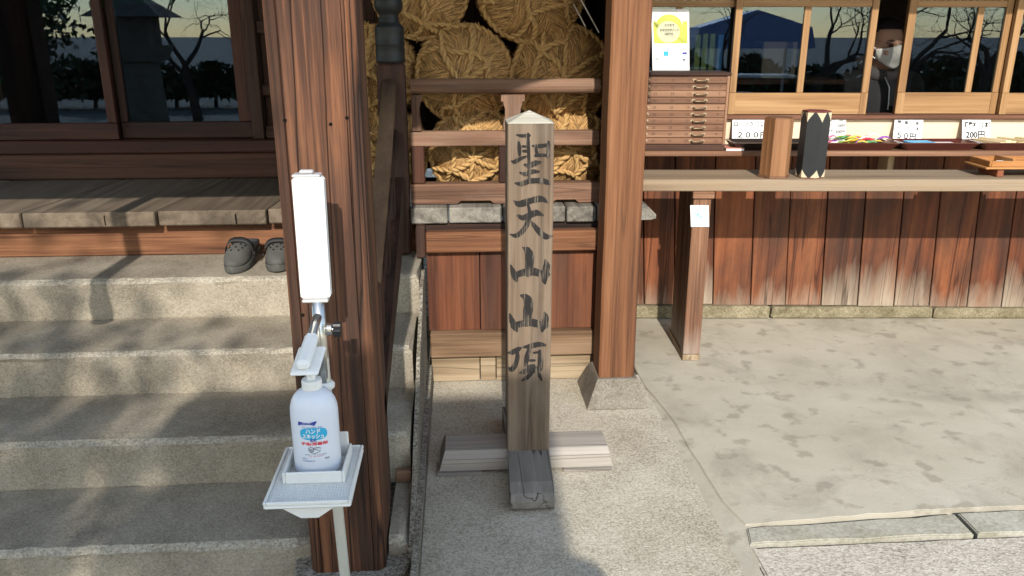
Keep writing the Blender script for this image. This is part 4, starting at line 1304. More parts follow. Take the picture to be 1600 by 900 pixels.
def ptext(s, a, b, h, w, m=M_inkt, bold=0.):
    x, z = pp(a, b)
    return text('print_text', s, x, z, PY - .0009, h * (pz1 - pz0), m, ps, width=w * (px1 - px0), fn=sk, bold=bold)
ptext('スマホで', .47, .255, .042, .27, bold=.02)
ptext('おおさかポイント', .47, .33, .042, .50, bold=.02)
ptext('GET!!', .45, .395, .040, .22, bold=.02)
for b_, w in ((.035, .5), (.57, .55), (.60, .62), (.858, .55)):
    ptext('・・ーー・ーー・ーーー・ーー', .45, b_, .008, w)
for a, b_, w, h, m in ((.37, .71, .13, .075, M_cyan), (.87, .705, .12, .035, M_blue), (.12, .80, .10, .05, M_greypl), (.60, .76, .02, .05, M_greypl), (.85, .81, .05, .03, M_inkt)):
    x, z = pp(a, b_)
    w *= (px1 - px0) / 2; h *= (pz1 - pz0) / 2
    rect('print_block', x - w, x + w, z - h, z + h, PY - .0004, m, ps, fn=sk)
for a0, b0, a1, b1 in ((.55, .875, .97, .955), (.03, .65, .25, .845), (.29, .65, .51, .845), (.75, .65, .97, .845)):
    for (p, q) in (((a0, b0), (a1, b0)), ((a0, b1), (a1, b1)), ((a0, b0), (a0, b1)), ((a1, b0), (a1, b1))):
        u, v = pp(*p), pp(*q)
        rect('print_line', min(u[0], v[0]) - .0004, max(u[0], v[0]) + .0004, min(u[1], v[1]) - .0004, max(u[1], v[1]) + .0004, PY - .0004, M_greypl, ps, fn=sk)
ptext('スマホアプリ', .22, .895, .02, .26)
ptext('ダウンロード', .22, .935, .02, .26)

# ------------------------------------------------------------------ counter in front of the kiosk
ct = root('kiosk_counter', (.15, -.6, 0), 'long tan plank counter on a dark boarded leg in front of the kiosk', 'counter', frame=K)
box('counter_top', -.20, 3.1, -.622, -.345, .824, .878, W_counter('x'), ct, b=.004)
for x in (.115, 2.3):
    box('leg', x, x + .080, -.613, -.552, .030, .790, W_leg('z'), ct, b=.004)
    for j in range(3):
        box('leg_board', x + .006, x + .072, -.550 + j * .094, -.550 + j * .094 + .091, .030, .822, W_leg('z'), ct, b=.003)
    box('leg_cap', x - .008, x + .090, -.628, -.552, .792, .8235, W_leg('x'), ct, b=.003)
    box('leg_shoe', x - .002, x + .082, -.617, -.26, .0, .0295, W_foot('y'), ct, b=.003)
box('cross_rail', -.2, 3.1, -.375, -.35, .795, .8225, W_dark('x'), ct)
nt = root('paper_notice', (.135, -.616, .66), 'small white notice with a light blue print taped to the counter leg', 'notice', frame=K)
def nsk(x, y, z): return (x + (.76 - z) * .10 - .004, y, z)
box('sheet', .104, .187, -.6165, -.6145, .660, .760, M_paper, nt, b=.0003, fn=nsk)
bx = plain('light_blue_print', (.10, .58, .72), .7)
for j in range(16):
    g = np.random.default_rng(90 + j)
    x, z = .136 + g.normal(0, .010), .713 + g.normal(0, .007)
    a = g.uniform(0, 3.14); l, w = g.uniform(.004, .010), g.uniform(.0015, .003)
    V = [nsk(x + math.cos(a + d) * s, -.6172 - j * .00003, z + math.sin(a + d) * s) for d, s in ((0, l), (1.57, w), (3.14, l), (4.71, w))]
    mk('print_mark', V, [(0, 1, 2, 3)], bx, nt)
text('print_text', 'ありがとう', .166, .727, -.6172, .004, M_greypl, nt, width=.022, fn=nsk)
text('print_text', 'ください', .160, .677, -.6172, .004, M_greypl, nt, width=.022, fn=nsk)

# ------------------------------------------------------------------ display shelf with trays, cards and cabinet
sh = root('display_shelf', (1.2, -.14, .88), 'narrow brown display shelf under the kiosk windows carrying trays and cabinet', 'shelf', frame=K)
box('shelf_board', -.32, 3.1, -.275, -.004, .931, .9555, W_cab('x'), sh, b=.003)
for x in (-.1, 1.205, 2.4):
    box('shelf_bracket', x, x + .032, -.115, -.004, .80, .930, wood('pale_shelf_post_wood', 'z', (.22, .15, .08), (.36, .26, .15), (.46, .35, .22), crack=.1), sh, b=.002)
def tray(x0, x1, label, mat, y0=-.262, y1=-.075, h=.036):
    t = root('serving_tray', ((x0 + x1) / 2, (y0 + y1) / 2, .956), label, 'tray', 'lacquer trays on the display shelf', frame=K)
    z = .9562
    V, Fc = [], []
    rings = [(.030, z), (.028, z + .002), (.002, z + h - .004), (.0, z + h), (.010, z + h + .002), (.016, z + h - .004), (.036, z + .008)]
    def rr(i, zz):
        c = .018
        X0, X1, Y0, Y1 = x0 + i, x1 - i, y0 + i, y1 - i
        P = []
        for cx_, cy_, a0 in ((X1 - c, Y1 - c, 0), (X0 + c, Y1 - c, 1), (X0 + c, Y0 + c, 2), (X1 - c, Y0 + c, 3)):
            for q in range(4):
                a = (a0 + q / 3) * math.pi / 2
                P.append((cx_ + c * math.cos(a), cy_ + c * math.sin(a), zz))
        return P
    for i, zz in rings:
        V += rr(i, zz)
    n = 16
    for i in range(len(rings) - 1):
        for j in range(n):
            Fc.append((i * n + j, i * n + (j + 1) % n, i * n + n + (j + 1) % n, i * n + n + j))
    Fc += [tuple(range(n))[::-1], tuple((len(rings) - 1) * n + j for j in range(n))]
    mk('tray_body', V, Fc, mat, t)
    return t
tray(.372, .80, 'black-brown lacquer tray behind the brown fortune box', M_lacqb)
tray(.815, 1.190, 'dark red lacquer tray holding colourful charms, right of the black fortune box', M_lacq)
tray(1.196, 1.582, 'dark red lacquer tray holding light blue packets', M_lacq)
tray(1.588, 2.05, 'dark red lacquer tray holding pale wooden sticks at the right picture edge', M_lacq)
# contents
V, Fc = boxg(.43, .76, -.24, -.10, .9655, .975, .002)
tag(mk('paper_stack', V, Fc, M_paper, frame=K), 'flat stack of white paper in the black-brown tray', 'paper')
cols = [(.62, .04, .06), (.70, .35, .03), (.20, .35, .05), (.25, .06, .40), (.75, .70, .62), (.65, .12, .25), (.55, .45, .08), (.70, .68, .66), (.10, .30, .12)]
cm = [plain('charm_colour_%d' % i, c, .6) for i, c in enumerate(cols)]
g = np.random.default_rng(3)
cn = ['red', 'orange', 'green', 'purple', 'white', 'pink', 'mustard', 'silver', 'dark green']
for i in range(36):
    x, y = g.uniform(.86, 1.145), g.uniform(-.225, -.11)
    a = g.uniform(-.7, .7)
    ln = g.uniform(.05, .095)
    z0 = .972 + .010 * (i % 4) + .004 * g.random()
    P = [(x + math.cos(a) * ln * t, y + math.sin(a) * ln * t + .006 * math.sin(t * 5), z0 + .010 * math.sin(math.pi * (t + .5)) + .003) for t in np.linspace(-.5, .5, 7)]
    V, Fc = tubeg(P, [.0015, .004, .0058, .0035, .0052, .003, .001], 6)
    ci = i % 9
    o = mk('lucky_charm', V, Fc, cm[ci], frame=K, smooth=True)
    tag(o, 'small %s cloth charm in the heap on the red lacquer tray' % cn[ci], 'charm', '%s charms on the red tray' % cn[ci])
V, Fc = boxg(1.262, 1.385, -.235, -.12, .9655, .990, .003)
pk = root('incense_packet', (1.32, -.18, .9655), 'flat light blue incense packet lying in the third tray', 'packet', frame=K)
mk('wrapper', V, Fc, plain('sky_blue_wrapper', (.06, .40, .72), .5, var=.15), pk)
V, Fc = boxg(1.39, 1.50, -.225, -.125, .9655, .983, .003)
tag(mk('candle_packet', V, Fc, plain('pale_pink_paper', (.74, .68, .68), .7), frame=K), 'pale packet beside the light blue one in the third tray', 'packet')
for i in range(9):
    x = 1.66 + i * .030
    o = box('prayer_stick', x, x + .0265, -.235 + .004 * (i % 3), -.085, .9655 + .0005 * (i % 2), .9655 + .030 + .004 * ((i * 5) % 3), W_stick('y'), frame=K, b=.001, fn=(lambda x, y, z: (x - (y + .16) * .35, y, z)))
    tag(o, 'pale flat wooden prayer stick lying side by side in the right-hand tray', 'wood stick', 'wooden sticks in the right tray')
# price cards leaning on the cream panel
def card(x0, x1, z0, z1, lines, label, tilt=0., lean=.06, y=-.060, hol=None):
    c = root('price_card', ((x0 + x1) / 2, y, z0), label, 'price card', 'price cards on the display shelf', frame=K)
    xm, zm = (x0 + x1) / 2, (z0 + z1) / 2
    def fn(x, yy, z):
        dx, dz = x - xm, z - zm
        ca, sa = math.cos(tilt), math.sin(tilt)
        X, Z = xm + dx * ca + dz * sa, zm - dx * sa + dz * ca
        return (X + (Z - z0) * lean * .6, yy + (Z - z0) * .35, Z)
    box('sheet', x0, x1, y, y + .0015, z0, z1, M_paper, c, b=.0003, fn=fn)
    for s, a, b_, h, w in lines:
        text('print_text', s, x0 + (x1 - x0) * a, z1 - (z1 - z0) * b_, y - .0008, h * (z1 - z0), M_inkt, c, width=w * (x1 - x0), fn=fn, bold=.03)
    if hol:
        box('holder', x0 - .004, x1 + .006, y - .002, y + .003, z1 - .002, z1 + .004, plain('dark_card_holder', (.06, .045, .05), .5), c, b=.0005, fn=fn)
card(.418, .665, .972, 1.098, [('ローソク（１本）', .42, .30, .20, .78), ('２００円', .42, .72, .24, .62)], 'white price card reading 200 yen for candles, behind the brown fortune box')
card(.865, 1.000, .972, 1.104, [('キーホルダー 500円', .52, .16, .15, .92), ('守（小） 500円', .54, .38, .15, .88), ('お守り 500円', .54, .60, .15, .86), ('守（大） 1,000円', .54, .82, .13, .9)], 'white price list with four lines of 500 and 1,000 yen')
card(1.246, 1.392, .968, 1.092, [('線　香（１束）', .50, .20, .14, .80), ('ローソク（１本）', .50, .40, .14, .84), ('５０円', .46, .73, .26, .66)], 'slightly tilted white price card reading 50 yen', tilt=R(5))
card(1.596, 1.742, .972, 1.094, [('護摩木（１本）', .52, .30, .27, .90), ('200円', .46, .70, .30, .66)], 'white price card reading 200 yen for prayer sticks, at the far right', hol=True)
bk = root('booklet', (.37, -.2, .956), 'thin booklet with red cover lying beside the drawer cabinet', 'booklet', frame=K)
box('pages', .338, .425, -.262, -.165, .956, .966, M_paper, bk, b=.001)
box('cover', .337, .426, -.263, -.164, .9665, .969, plain('faded_red_cover', (.50, .20, .15), .6), bk, b=.0005)
# drawer cabinet with numbered drawers
cb = root('drawer_cabinet', (0, -.13, .956), 'brown cabinet of ten thin numbered drawers with metal pulls', 'cabinet', frame=K)
CX0, CX1, CY = -.34, .330, -.245
box('carcass', CX0, CX1, CY + .012, -.012, .9565, 1.308, W_cab('z'), cb, b=.002)
box('top', CX0 - .006, CX1 + .010, CY - .004, -.008, 1.309, 1.325, W_dark('x'), cb, b=.003)
box('plinth', CX0, CX1 + .002, CY - .001, CY + .0115, .9565, .984, W_dark('x'), cb, b=.002)
box('side', CX1 - .010, CX1 + .003, CY - .001, CY + .0115, .9845, 1.3085, W_cab('z'), cb, b=.001)
pitch = (1.306 - .986) / 10
M_num = plain('faded_ink_numbers', (.05, .028, .02), .8)
g0 = None
for i in range(10):
    z1 = 1.306 - i * pitch
    dr = box('drawer', CX0 + .012, CX1 - .0105, CY, CY + .0115, z1 - pitch + .0012, z1 - .0012, W_cab('x'), cb, b=.0015)
    zc = z1 - pitch / 2
    for hx in (.195, -.085):
        P = [(hx - .028, CY + .002, zc), (hx - .028, CY - .012, zc - .001), (hx - .022, CY - .015, zc - .003), (hx + .022, CY - .015, zc - .003), (hx + .028, CY - .012, zc - .001), (hx + .028, CY + .002, zc)]
        V, Fc = tubeg(P, .0036, 7)
        mk('pull', V, Fc, M_handle, dr, smooth=True)
        for q in (-.030, .030):
            V, Fc = latheg([(.0, CY - .0012), (.006, CY - .0012), (.0065, CY - .0004), (.0, CY - .0004)], (hx + q, 0, zc + .001), 10, 'y', 1.5, 1.)
            mk('pull_plate', V, Fc, M_roset, dr)
    for n_, x in ((i + 1, .288), (i + 11, .142), (i + 21, .062), (i + 31, -.020)):
        text('number', str(n_), x, zc, CY - .0006, .0125, M_num, dr)
# fortune-stick boxes standing on the counter
def hexp(cx_, cy_, r_, rot):
    return [(cx_ + r_ * math.cos(rot + i * math.pi / 3), cy_ + r_ * math.sin(rot + i * math.pi / 3)) for i in range(6)]
b1 = root('fortune_box', (.49, -.545, .878), 'plain brown wooden fortune box standing on the counter', 'fortune box', frame=K)
H = hexp(.487, -.548, .066, R(-62))
V, Fc = prismg(H, .8895, 1.142, 'z'); 
fix_normals(mk('case', V, Fc, W_box('z'), b1))
H2 = hexp(.487, -.548, .072, R(-62))
V, Fc = prismg(H2, .8785, .889, 'z'); fix_normals(mk('base', V, Fc, W_cab('x'), b1))
H2 = hexp(.487, -.548, .060, R(-62))
V, Fc = prismg(H2, 1.1425, 1.1465, 'z'); fix_normals(mk('lid', V, Fc, W_box('x'), b1))
b2 = root('fortune_box', (.648, -.545, .878), 'black hexagonal fortune box with pale pointed brass corners on the counter', 'fortune box', frame=K)
rot2 = R(-84)
H = hexp(.650, -.550, .0625, rot2)
V, Fc = prismg(H, .882, 1.170, 'z'); fix_normals(mk('case', V, Fc, M_charcoal, b2))
V, Fc = prismg(hexp(.650, -.550, .062, rot2), .8785, .8815, 'z'); fix_normals(mk('base', V, Fc, plain('dark_red_edge', (.16, .035, .025), .5), b2))
V, Fc = prismg(hexp(.650, -.550, .061, rot2), 1.1705, 1.176, 'z'); fix_normals(mk('lid', V, Fc, plain('dark_red_edge', (.16, .035, .025), .5), b2))
for i in range(6):
    p, q, r_ = (np.array(H[(i + d) % 6]) for d in (-1, 0, 1))
    out = (q - np.array([.650, -.550])); out /= np.linalg.norm(out)
    for z0, z1 in ((.8825, .918), (1.1695, 1.128)):
        m1, m2 = q + (p - q) * .42, q + (r_ - q) * .42
        e = out * .0009
        V = [(*(q + e), z0), (*(m1 + e * .9), z0), (*(q + (p - q) * .16 + e), z0 + (z1 - z0) * .55), (*(q + e), z1), (*(q + (r_ - q) * .16 + e), z0 + (z1 - z0) * .55), (*(m2 + e * .9), z0)]
        fix_normals(mk('corner_fitting', V, [(0, 1, 2, 3), (0, 3, 4, 5)], M_goldtip, b2))
# little footed offering tray at the right end of the counter
of = root('footed_tray', (1.6, -.5, .878), 'small orange wooden footed tray at the right end of the counter', 'tray', frame=K)
FX0, FX1, FY0, FY1 = 1.455, 1.80, -.565, -.40
box('board', FX0 - .018, FX1 + .018, FY0 - .010, FY1 + .010, .916, .925, W_orange('x'), of, b=.002)
for a in ((FX0, FX0 + .010, FY0, FY1), (FX1 - .010, FX1, FY0, FY1), (FX0 + .0105, FX1 - .0105, FY0, FY0 + .010), (FX0 + .0105, FX1 - .0105, FY1 - .010, FY1), (1.565, 1.575, FY0 + .0105, FY1 - .0105)):
    box('wall', a[0], a[1], a[2], a[3], .9255, .952 if a[0] != 1.565 else .960, W_orange('x' if a[1] - a[0] > .05 else 'y'), of, b=.002)
for x in (1.50, 1.74):
    box('foot', x, x + .030, FY0 + .004, FY1 - .004, .8785, .9155, plain('red_brown_foot', (.20, .06, .025), .5), of, b=.003)
g = np.random.default_rng(8)
V, Fc = cat([boxg(1.475 + .02 * (i % 4), 1.475 + .02 * (i % 4) + .03, -.55 + .03 * (i // 4), -.55 + .03 * (i // 4) + .018, .926 + .003 * (i % 3), .936 + .003 * (i % 3), .002) for i in range(12)])
tag(mk('paper_slips', V, Fc, M_paper, frame=K), 'folded white paper slips lying in the orange footed tray', 'paper')

# ------------------------------------------------------------------ people
def capsg(a, b, ra, rb, seg=14, rings=5):
    a, b = np.array(a, float), np.array(b, float)
    d = b - a; L = np.linalg.norm(d); d /= L
    pts, rad = [], []
    for i in range(rings + 1):
        t = math.pi / 2 * (1 - i / rings)
        pts.append(a - d * ra * math.sin(t)); rad.append(max(ra * math.cos(t), 1e-4))
    for i in range(rings + 1):
        t = math.pi / 2 * i / rings
        pts.append(b + d * rb * math.sin(t)); rad.append(max(rb * math.cos(t), 1e-4))
    return tubeg(pts, rad, seg)
def ell(c, r_, seg=20, rings=14):
    prof = [(max(1e-4, math.sin(math.pi * i / rings)), -math.cos(math.pi * i / rings)) for i in range(rings + 1)]
    V, Fc = latheg(prof, (0, 0, 0), seg)
    return V * np.array(r_) + np.array(c), Fc
def blend(name, parts, mat, parent, vox=.010, smooth_it=4):
    V, Fc = cat(parts)
    o = mk(name, V, Fc, None, None, origin=(0, 0, 0))
    md = o.modifiers.new('r', 'REMESH'); md.mode = 'VOXEL'; md.voxel_size = vox * S
    s2 = o.modifiers.new('s', 'SMOOTH'); s2.iterations = smooth_it; s2.factor = .5
    dg = bpy.context.evaluated_depsgraph_get()
    me = bpy.data.meshes.new_from_object(o.evaluated_get(dg))
    bpy.data.objects.remove(o)
    me.materials.clear(); me.materials.append(mat)
    me.polygons.foreach_set('use_smooth', [True] * len(me.polygons))
    ob = bpy.data.objects.new(name, me); COL.objects.link(ob)
    ob.parent = parent
    org[ob.name] = Vector((0, 0, 0))
    return ob
def local(name, V, Fc, mat, parent, smooth=True):
    o = mk(name, V, Fc, mat, None, smooth=smooth, origin=(0, 0, 0))
    o.parent = parent; o.location = (0, 0, 0)
    return o
def hand(w, f, up, parts, side):      # w wrist, f finger direction, up back-of-hand normal
    w, f, up = (np.array(q, float) for q in (w, f, up))
    f /= np.linalg.norm(f); s = np.cross(f, up); s /= np.linalg.norm(s); s *= side; up /= np.linalg.norm(up)
    parts.append(capsg(w + f * .02, w + f * .075, .026, .032))
    parts.append(capsg(w + f * .07 + s * .022, w + f * .07 - s * .022, .020, .018))
    for i, (o_, l) in enumerate(((.030, .070), (.010, .080), (-.010, .074), (-.029, .058))):
        a = w + f * .088 + s * o_
        m = a + f * l * .55 - up * .006
        parts.append(capsg(a, m, .0105, .0098, 8, 3)); parts.append(capsg(m, m + f * l * .45 - up * .022, .0098, .0085, 8, 3))
    a = w + f * .03 + s * .03
    m = a + f * .035 + s * .028
    parts.append(capsg(a, m, .0135, .0115, 8, 3)); parts.append(capsg(m, m + f * .034 + s * .004, .0112, .0095, 8, 3))
def person(base, yaw, H, label, armL, armR, mask, frame=I4, top=M_hood, hoodm=M_hoodg, head_turn=0.):
    # local: facing -y; heights in units of H
    p = root('person', base, label, 'person', frame=frame)
    p.rotation_euler.z += yaw
    k = H / 1.72
    hz = 1.585 * k
    hc = np.array([0, -.012, hz])
    B = []
    def hd(v):      # turn the head about the neck
        ca, sa = math.cos(head_turn), math.sin(head_turn)
        v = np.asarray(v, float) - [0, .01, 0]
        return np.stack([v[..., 0] * ca - v[..., 1] * sa, v[..., 0] * sa + v[..., 1] * ca, v[..., 2]], -1) + [0, .01, 0]
    def h_ell(c, r_, **kw):
        V, Fc = ell((hc[0] + c[0] * k, hc[1] + c[1] * k, hc[2] + c[2] * k), tuple(q * k for q in r_), **kw)
        return hd(V), Fc
    B += [h_ell((0, .015, .035), (.076, .096, .095)), h_ell((0, -.012, -.045), (.062, .080, .080)), h_ell((0, -.032, -.090), (.036, .045, .032)), h_ell((0, -.098, -.022), (.013, .022, .024)), h_ell((0, -.086, .005), (.010, .014, .03)),
          h_ell((.030, -.080, .022), (.026, .014, .010)), h_ell((-.030, -.080, .022), (.026, .014, .010)), h_ell((.038, -.068, -.030), (.024, .024, .022)), h_ell((-.038, -.068, -.030), (.024, .024, .022)),
          h_ell((.079, .014, -.008), (.009, .020, .033)), h_ell((-.079, .014, -.008), (.009, .020, .033)), h_ell((0, -.088, -.062), (.024, .014, .011))]
    B += [capsg((0, .02, 1.44 * k), (0, .0, 1.54 * k), .056 * k, .052 * k), capsg((0, .02, 1.10 * k), (0, .015, 1.30 * k), .13 * k, .145 * k), capsg((-.12 * k, .02, 1.38 * k), (.12 * k, .02, 1.38 * k), .07 * k, .07 * k), capsg((-.06 * k, .02, .95 * k), (.06 * k, .02, .95 * k), .115 * k, .115 * k)]
    T, P_, = [], []
    T += [capsg((0, .022, .98 * k), (0, .015, 1.28 * k), .155 * k, .170 * k), capsg((-.135 * k, .02, 1.385 * k), (.135 * k, .02, 1.385 * k), .082 * k, .082 * k), capsg((-.06 * k, .02, .92 * k), (.06 * k, .02, .92 * k), .135 * k, .135 * k)]
    for s, arm in ((1, armL), (-1, armR)):
        sh_ = np.array([s * .185 * k, .02, 1.385 * k]); el_, wr = np.array(arm[0]) * k, np.array(arm[1]) * k
        B += [capsg(sh_, el_, .047 * k, .038 * k), capsg(el_, wr, .038 * k, .026 * k)]
        T += [capsg(sh_, el_, .068 * k, .056 * k), capsg(el_, wr - (wr - el_) * .06, .056 * k, .042 * k)]
        hand(wr, wr - el_ + np.array(arm[2]), (0, .3, 1.), B, -s)
    for s in (1, -1):
        hp, kn_, an = np.array([s * .085 * k, .02, .90 * k]), np.array([s * .095 * k, .0, .49 * k]), np.array([s * .10 * k, .03, .085 * k])
        B += [capsg(hp, kn_, .080 * k, .054 * k), capsg(kn_, an, .054 * k, .037 * k), capsg(an + [0, 0, -.03], an + [0, -.13 * k, -.045 * k], .036 * k, .032 * k)]
        P_ += [capsg(hp, kn_, .092 * k, .068 * k), capsg(kn_, an, .068 * k, .058 * k)]
    body_ = blend('body', B, M_skin, p, .0075, 3)
    blend('hoodie', T, top, p, .014, 5)
    blend('trousers', P_ + [capsg((-.06 * k, .02, .93 * k), (.06 * k, .02, .93 * k), .125 * k, .125 * k)], M_trous, p, .014, 4)
    for s in (1, -1):
        a = np.array([s * .10 * k, .03, .05 * k])
        blend('shoe', [capsg(a + [0, .02, .0], a + [0, -.15 * k, -.008], .048 * k, .043 * k)], M_blackpl, p, .012, 3)
    # hood lying round the neck
    ring = [(math.sin(a) * .098 * k, .02 - math.cos(a) * .085 * k, (1.475 - .045 * math.cos(a)) * k) for a in np.linspace(-2.9, 2.9, 24)]
    V, Fc = tubeg(ring, [(.030 + .018 * abs(a) / 2.9) * k for a in np.linspace(-2.9, 2.9, 24)], 10)
    local('hood', V, Fc, hoodm, p)
    for s in (1, -1):
        V, Fc = tubeg([(s * .035 * k, -.098 * k, 1.43 * k), (s * .042 * k, -.165 * k, 1.38 * k), (s * .044 * k, -.180 * k, 1.30 * k), (s * .045 * k, -.180 * k, 1.27 * k)], .0032, 6)
        local('drawstring', V, Fc, M_cord, p)
    # hair: cap of short hair
    V, Fc = ell((0, 0, 0), (1, 1, 1), 30, 22)
    keep = []
    VV = []
    gg = np.random.default_rng(4)
    for v in V:
        x, y, z = v
        q = np.array([hc[0] + x * .083 * k, hc[1] + (.020 + y * .104) * k, hc[2] + (.042 + z * .104) * k])
        q += gg.normal(0, .0012, 3)
        VV.append(q)
    VV = hd(np.array(VV))
    F2 = [f for f in Fc if all((V[i][2] > (.13 - .28 * V[i][1] if V[i][1] < -.25 else .10 - .95 * V[i][1] - (.30 if abs(V[i][0]) > .7 else 0))) for i in f)]
    local('hair', VV, F2, M_hair, p)
    for s in (1, -1):
        V, Fc = h_ell((s * .031, -.083, .004), (.015, .008, .0075)); local('eye', V, Fc, M_eye, p)
        V, Fc = h_ell((s * .032, -.087, .0265), (.019, .006, .0042)); local('eyebrow', V, Fc, M_hair, p)
    if mask:
        V, Fc = [], []
        n1, n2 = 24, 10
        for i in range(n1 + 1):
            a = -1.32 + 2.64 * i / n1
            top_ = .004 - .030 * abs(a / 1.32) ** 1.0 - .012 * math.cos(a * 2) * 0
            bot_ = -.112 + .050 * abs(a / 1.32) ** 1.5
            top_ = -.004 + .012 * math.exp(-(a * 3.2) ** 2) - .010 * abs(a / 1.32)
            for j in range(n2 + 1):
                t = j / n2
                z = top_ + (bot_ - top_) * t
                ry = .112 * (1 - .18 * t ** 2) + .022 * math.exp(-(a * 2.2) ** 2) * math.sin(math.pi * min(1, t * 1.15 + .12))
                rx = .079 * (1 - .22 * t ** 2)
                V.append((hc[0] + math.sin(a) * rx * k, hc[1] + (.010 - math.cos(a) * ry) * k, hc[2] + z * k))
        for i in range(n1):
            for j in range(n2):
                q = i * (n2 + 1) + j
                Fc.append((q, q + n2 + 1, q + n2 + 2, q + 1))
        mo = local('face_mask', hd(np.array(V)), Fc, M_mask, p)
        md = mo.modifiers.new('t', 'SOLIDIFY'); md.thickness = .003
        for s in (1, -1):
            pts = [(s * .0765, -.018, -.012), (s * .083, .012, .012), (s * .090, .032, .010), (s * .089, .036, -.02), (s * .080, .012, -.045), (s * .068, -.014, -.062)]
            V, Fc = tubeg(hd(np.array([(hc[0] + a * k, hc[1] + b_ * k, hc[2] + c_ * k) for a, b_, c_ in pts])), .0028 * k, 6)
            local('mask_loop', V, Fc, M_mask, p)
    return p
man = person((1.325, .36, -.185), R(6), 1.76, 'man in dark grey hoodie and pale face mask looking out of the kiosk window', ((.27, .03, 1.10), (.20, -.20, 1.02), (-.2, -.1, 0)), ((-.27, .03, 1.10), (-.20, -.20, 1.02), (.2, -.1, 0)), True, frame=K, head_turn=R(4))
ph = person((.06, -.64, .0), R(180), 1.90, 'photographer in dark clothes holding a phone, seen only as a shadow on the paving', ((.24, -.10, 1.16), (.07, -.30, 1.33), (-.1, 0, .2)), ((-.24, -.10, 1.16), (-.07, -.30, 1.33), (.1, 0, .2)), True)
o = box('phone', -.078, .082, -.030, -.020, 1.455, 1.535, M_blackpl, b=.003); tag(o, 'black phone held up by the photographer', 'phone')

# ------------------------------------------------------------------ seen and added things behind the viewer (mirrored in the glass, shading the steps)
def lantern(x, y):
    l = root('stone_lantern', (x, y, -.145), 'tall grey stone lantern across the courtyard, mirrored in the hall doors', 'lantern')
    z = -.145
    for nm, w, h, t in (('base', .95, .22, .92), ('base', .72, .22, .68), ('shaft', .42, .85, .36), ('platform', .55, .20, .70), ('light_box', .46, .36, .46), ('roof', .95, .26, .25), ('jewel', .18, .24, .05)):
        V = [(x + sx * w / 2, y + sy * w / 2, z) for sx, sy in ((-1, -1), (1, -1), (1, 1), (-1, 1))] + [(x + sx * t / 2, y + sy * t / 2, z + h) for sx, sy in ((-1, -1), (1, -1), (1, 1), (-1, 1))]
        mk(nm, V, [(3, 2, 1, 0), (4, 5, 6, 7), (0, 1, 5, 4), (1, 2, 6, 5), (2, 3, 7, 6), (3, 0, 4, 7)], M_plinth, l)
        z += h + .001
lantern(-4.3, -3.0)
pvn = root('shade_pavilion', (-.5, -3.6, -.145), 'unseen tiled pavilion added behind the viewer, shaped to shade the lower steps and paving', 'pavilion')  # added shadow caster: roof edges set where its shadow should end
for x in (-1.0, .0):
    for y in (-4.4, -2.8):
        V, Fc = pillar_geo(x - .11, x + .11, y - .11, y + .11, -.145, 3.3, seed=9)
        mk('post', V, Fc, W_dark('z'), pvn)
for y in (-4.4, -2.8):
    box('beam', -1.1, .1, y - .07, y + .07, 3.0, 3.2, W_dark('x'), pvn)
V, Fc = prismg([(-5.1, 2.97), (-3.6, 3.94), (-2.1, 2.97), (-2.1, 3.07), (-3.6, 4.07), (-5.1, 3.07)], -1.15, .15, 'x')
fix_normals(mk('roof', V, Fc, M_tile, pvn))
def tree(x, y, h, seed, label, name='bare_tree', lean=(0, 0), spread=1., depth=6):
    g = np.random.default_rng(seed)
    t = root(name, (x, y, -.145), label, 'tree', 'trees across the courtyard')
    trunk, limbs = [], []
    tips = []
    def grow(p, d, L, r_, lv):
        n = 5
        pts, rad = [p], [r_]
        q = np.array(p, float); d = np.array(d, float)
        for i in range(n):
            d = d + g.normal(0, .10 + .03 * lv, 3); d[2] += .02; d /= np.linalg.norm(d)
            q = q + d * L / n
            pts.append(q.copy()); rad.append(r_ * (1 - .38 * (i + 1) / n))
        (trunk if lv == 0 else limbs).append(tubeg(pts, rad, 8 if lv < 2 else 4, False))
        tips.append(q)
        if lv >= depth:
            return
        for c in range(3 if lv < 4 else 2):
            a = g.uniform(0, 6.283)
            s_ = g.uniform(.45, .95) * spread
            u = np.cross(d, [.3, .5, .8]); u /= np.linalg.norm(u); w = np.cross(d, u)
            nd = d + s_ * (math.cos(a) * u + math.sin(a) * w)
            nd /= np.linalg.norm(nd)
            grow(pts[-1] if c else pts[-2], nd, L * g.uniform(.62, .82), rad[-1] * .72, lv + 1)
    grow(np.array([x, y, -.145]), np.array([lean[0], lean[1], 1.]), h * .30, h * .030, 0)
    V, Fc = cat(trunk); mk('trunk', V, Fc, M_bark, t)
    V, Fc = cat(limbs); mk('branches', V, Fc, M_bark, t)
    return t, tips
for i, (x, y, h, lab) in enumerate(((3.4, -6.2, 3.4, 'low bare tree mirrored in the left kiosk pane'), (4.9, -6.6, 3.7, 'twisted low bare tree mirrored in the second kiosk pane'), (6.6, -6.4, 3.6, 'low bare tree with forked trunk mirrored beside the masked man'), (8.2, -7.0, 3.8, 'low bare tree mirrored in the rightmost kiosk pane'), (-5.2, -8.0, 3.6, 'low bare tree mirrored in the middle of the hall doors'))):
    tree(x, y, h, 31 + i, lab, spread=1.25)
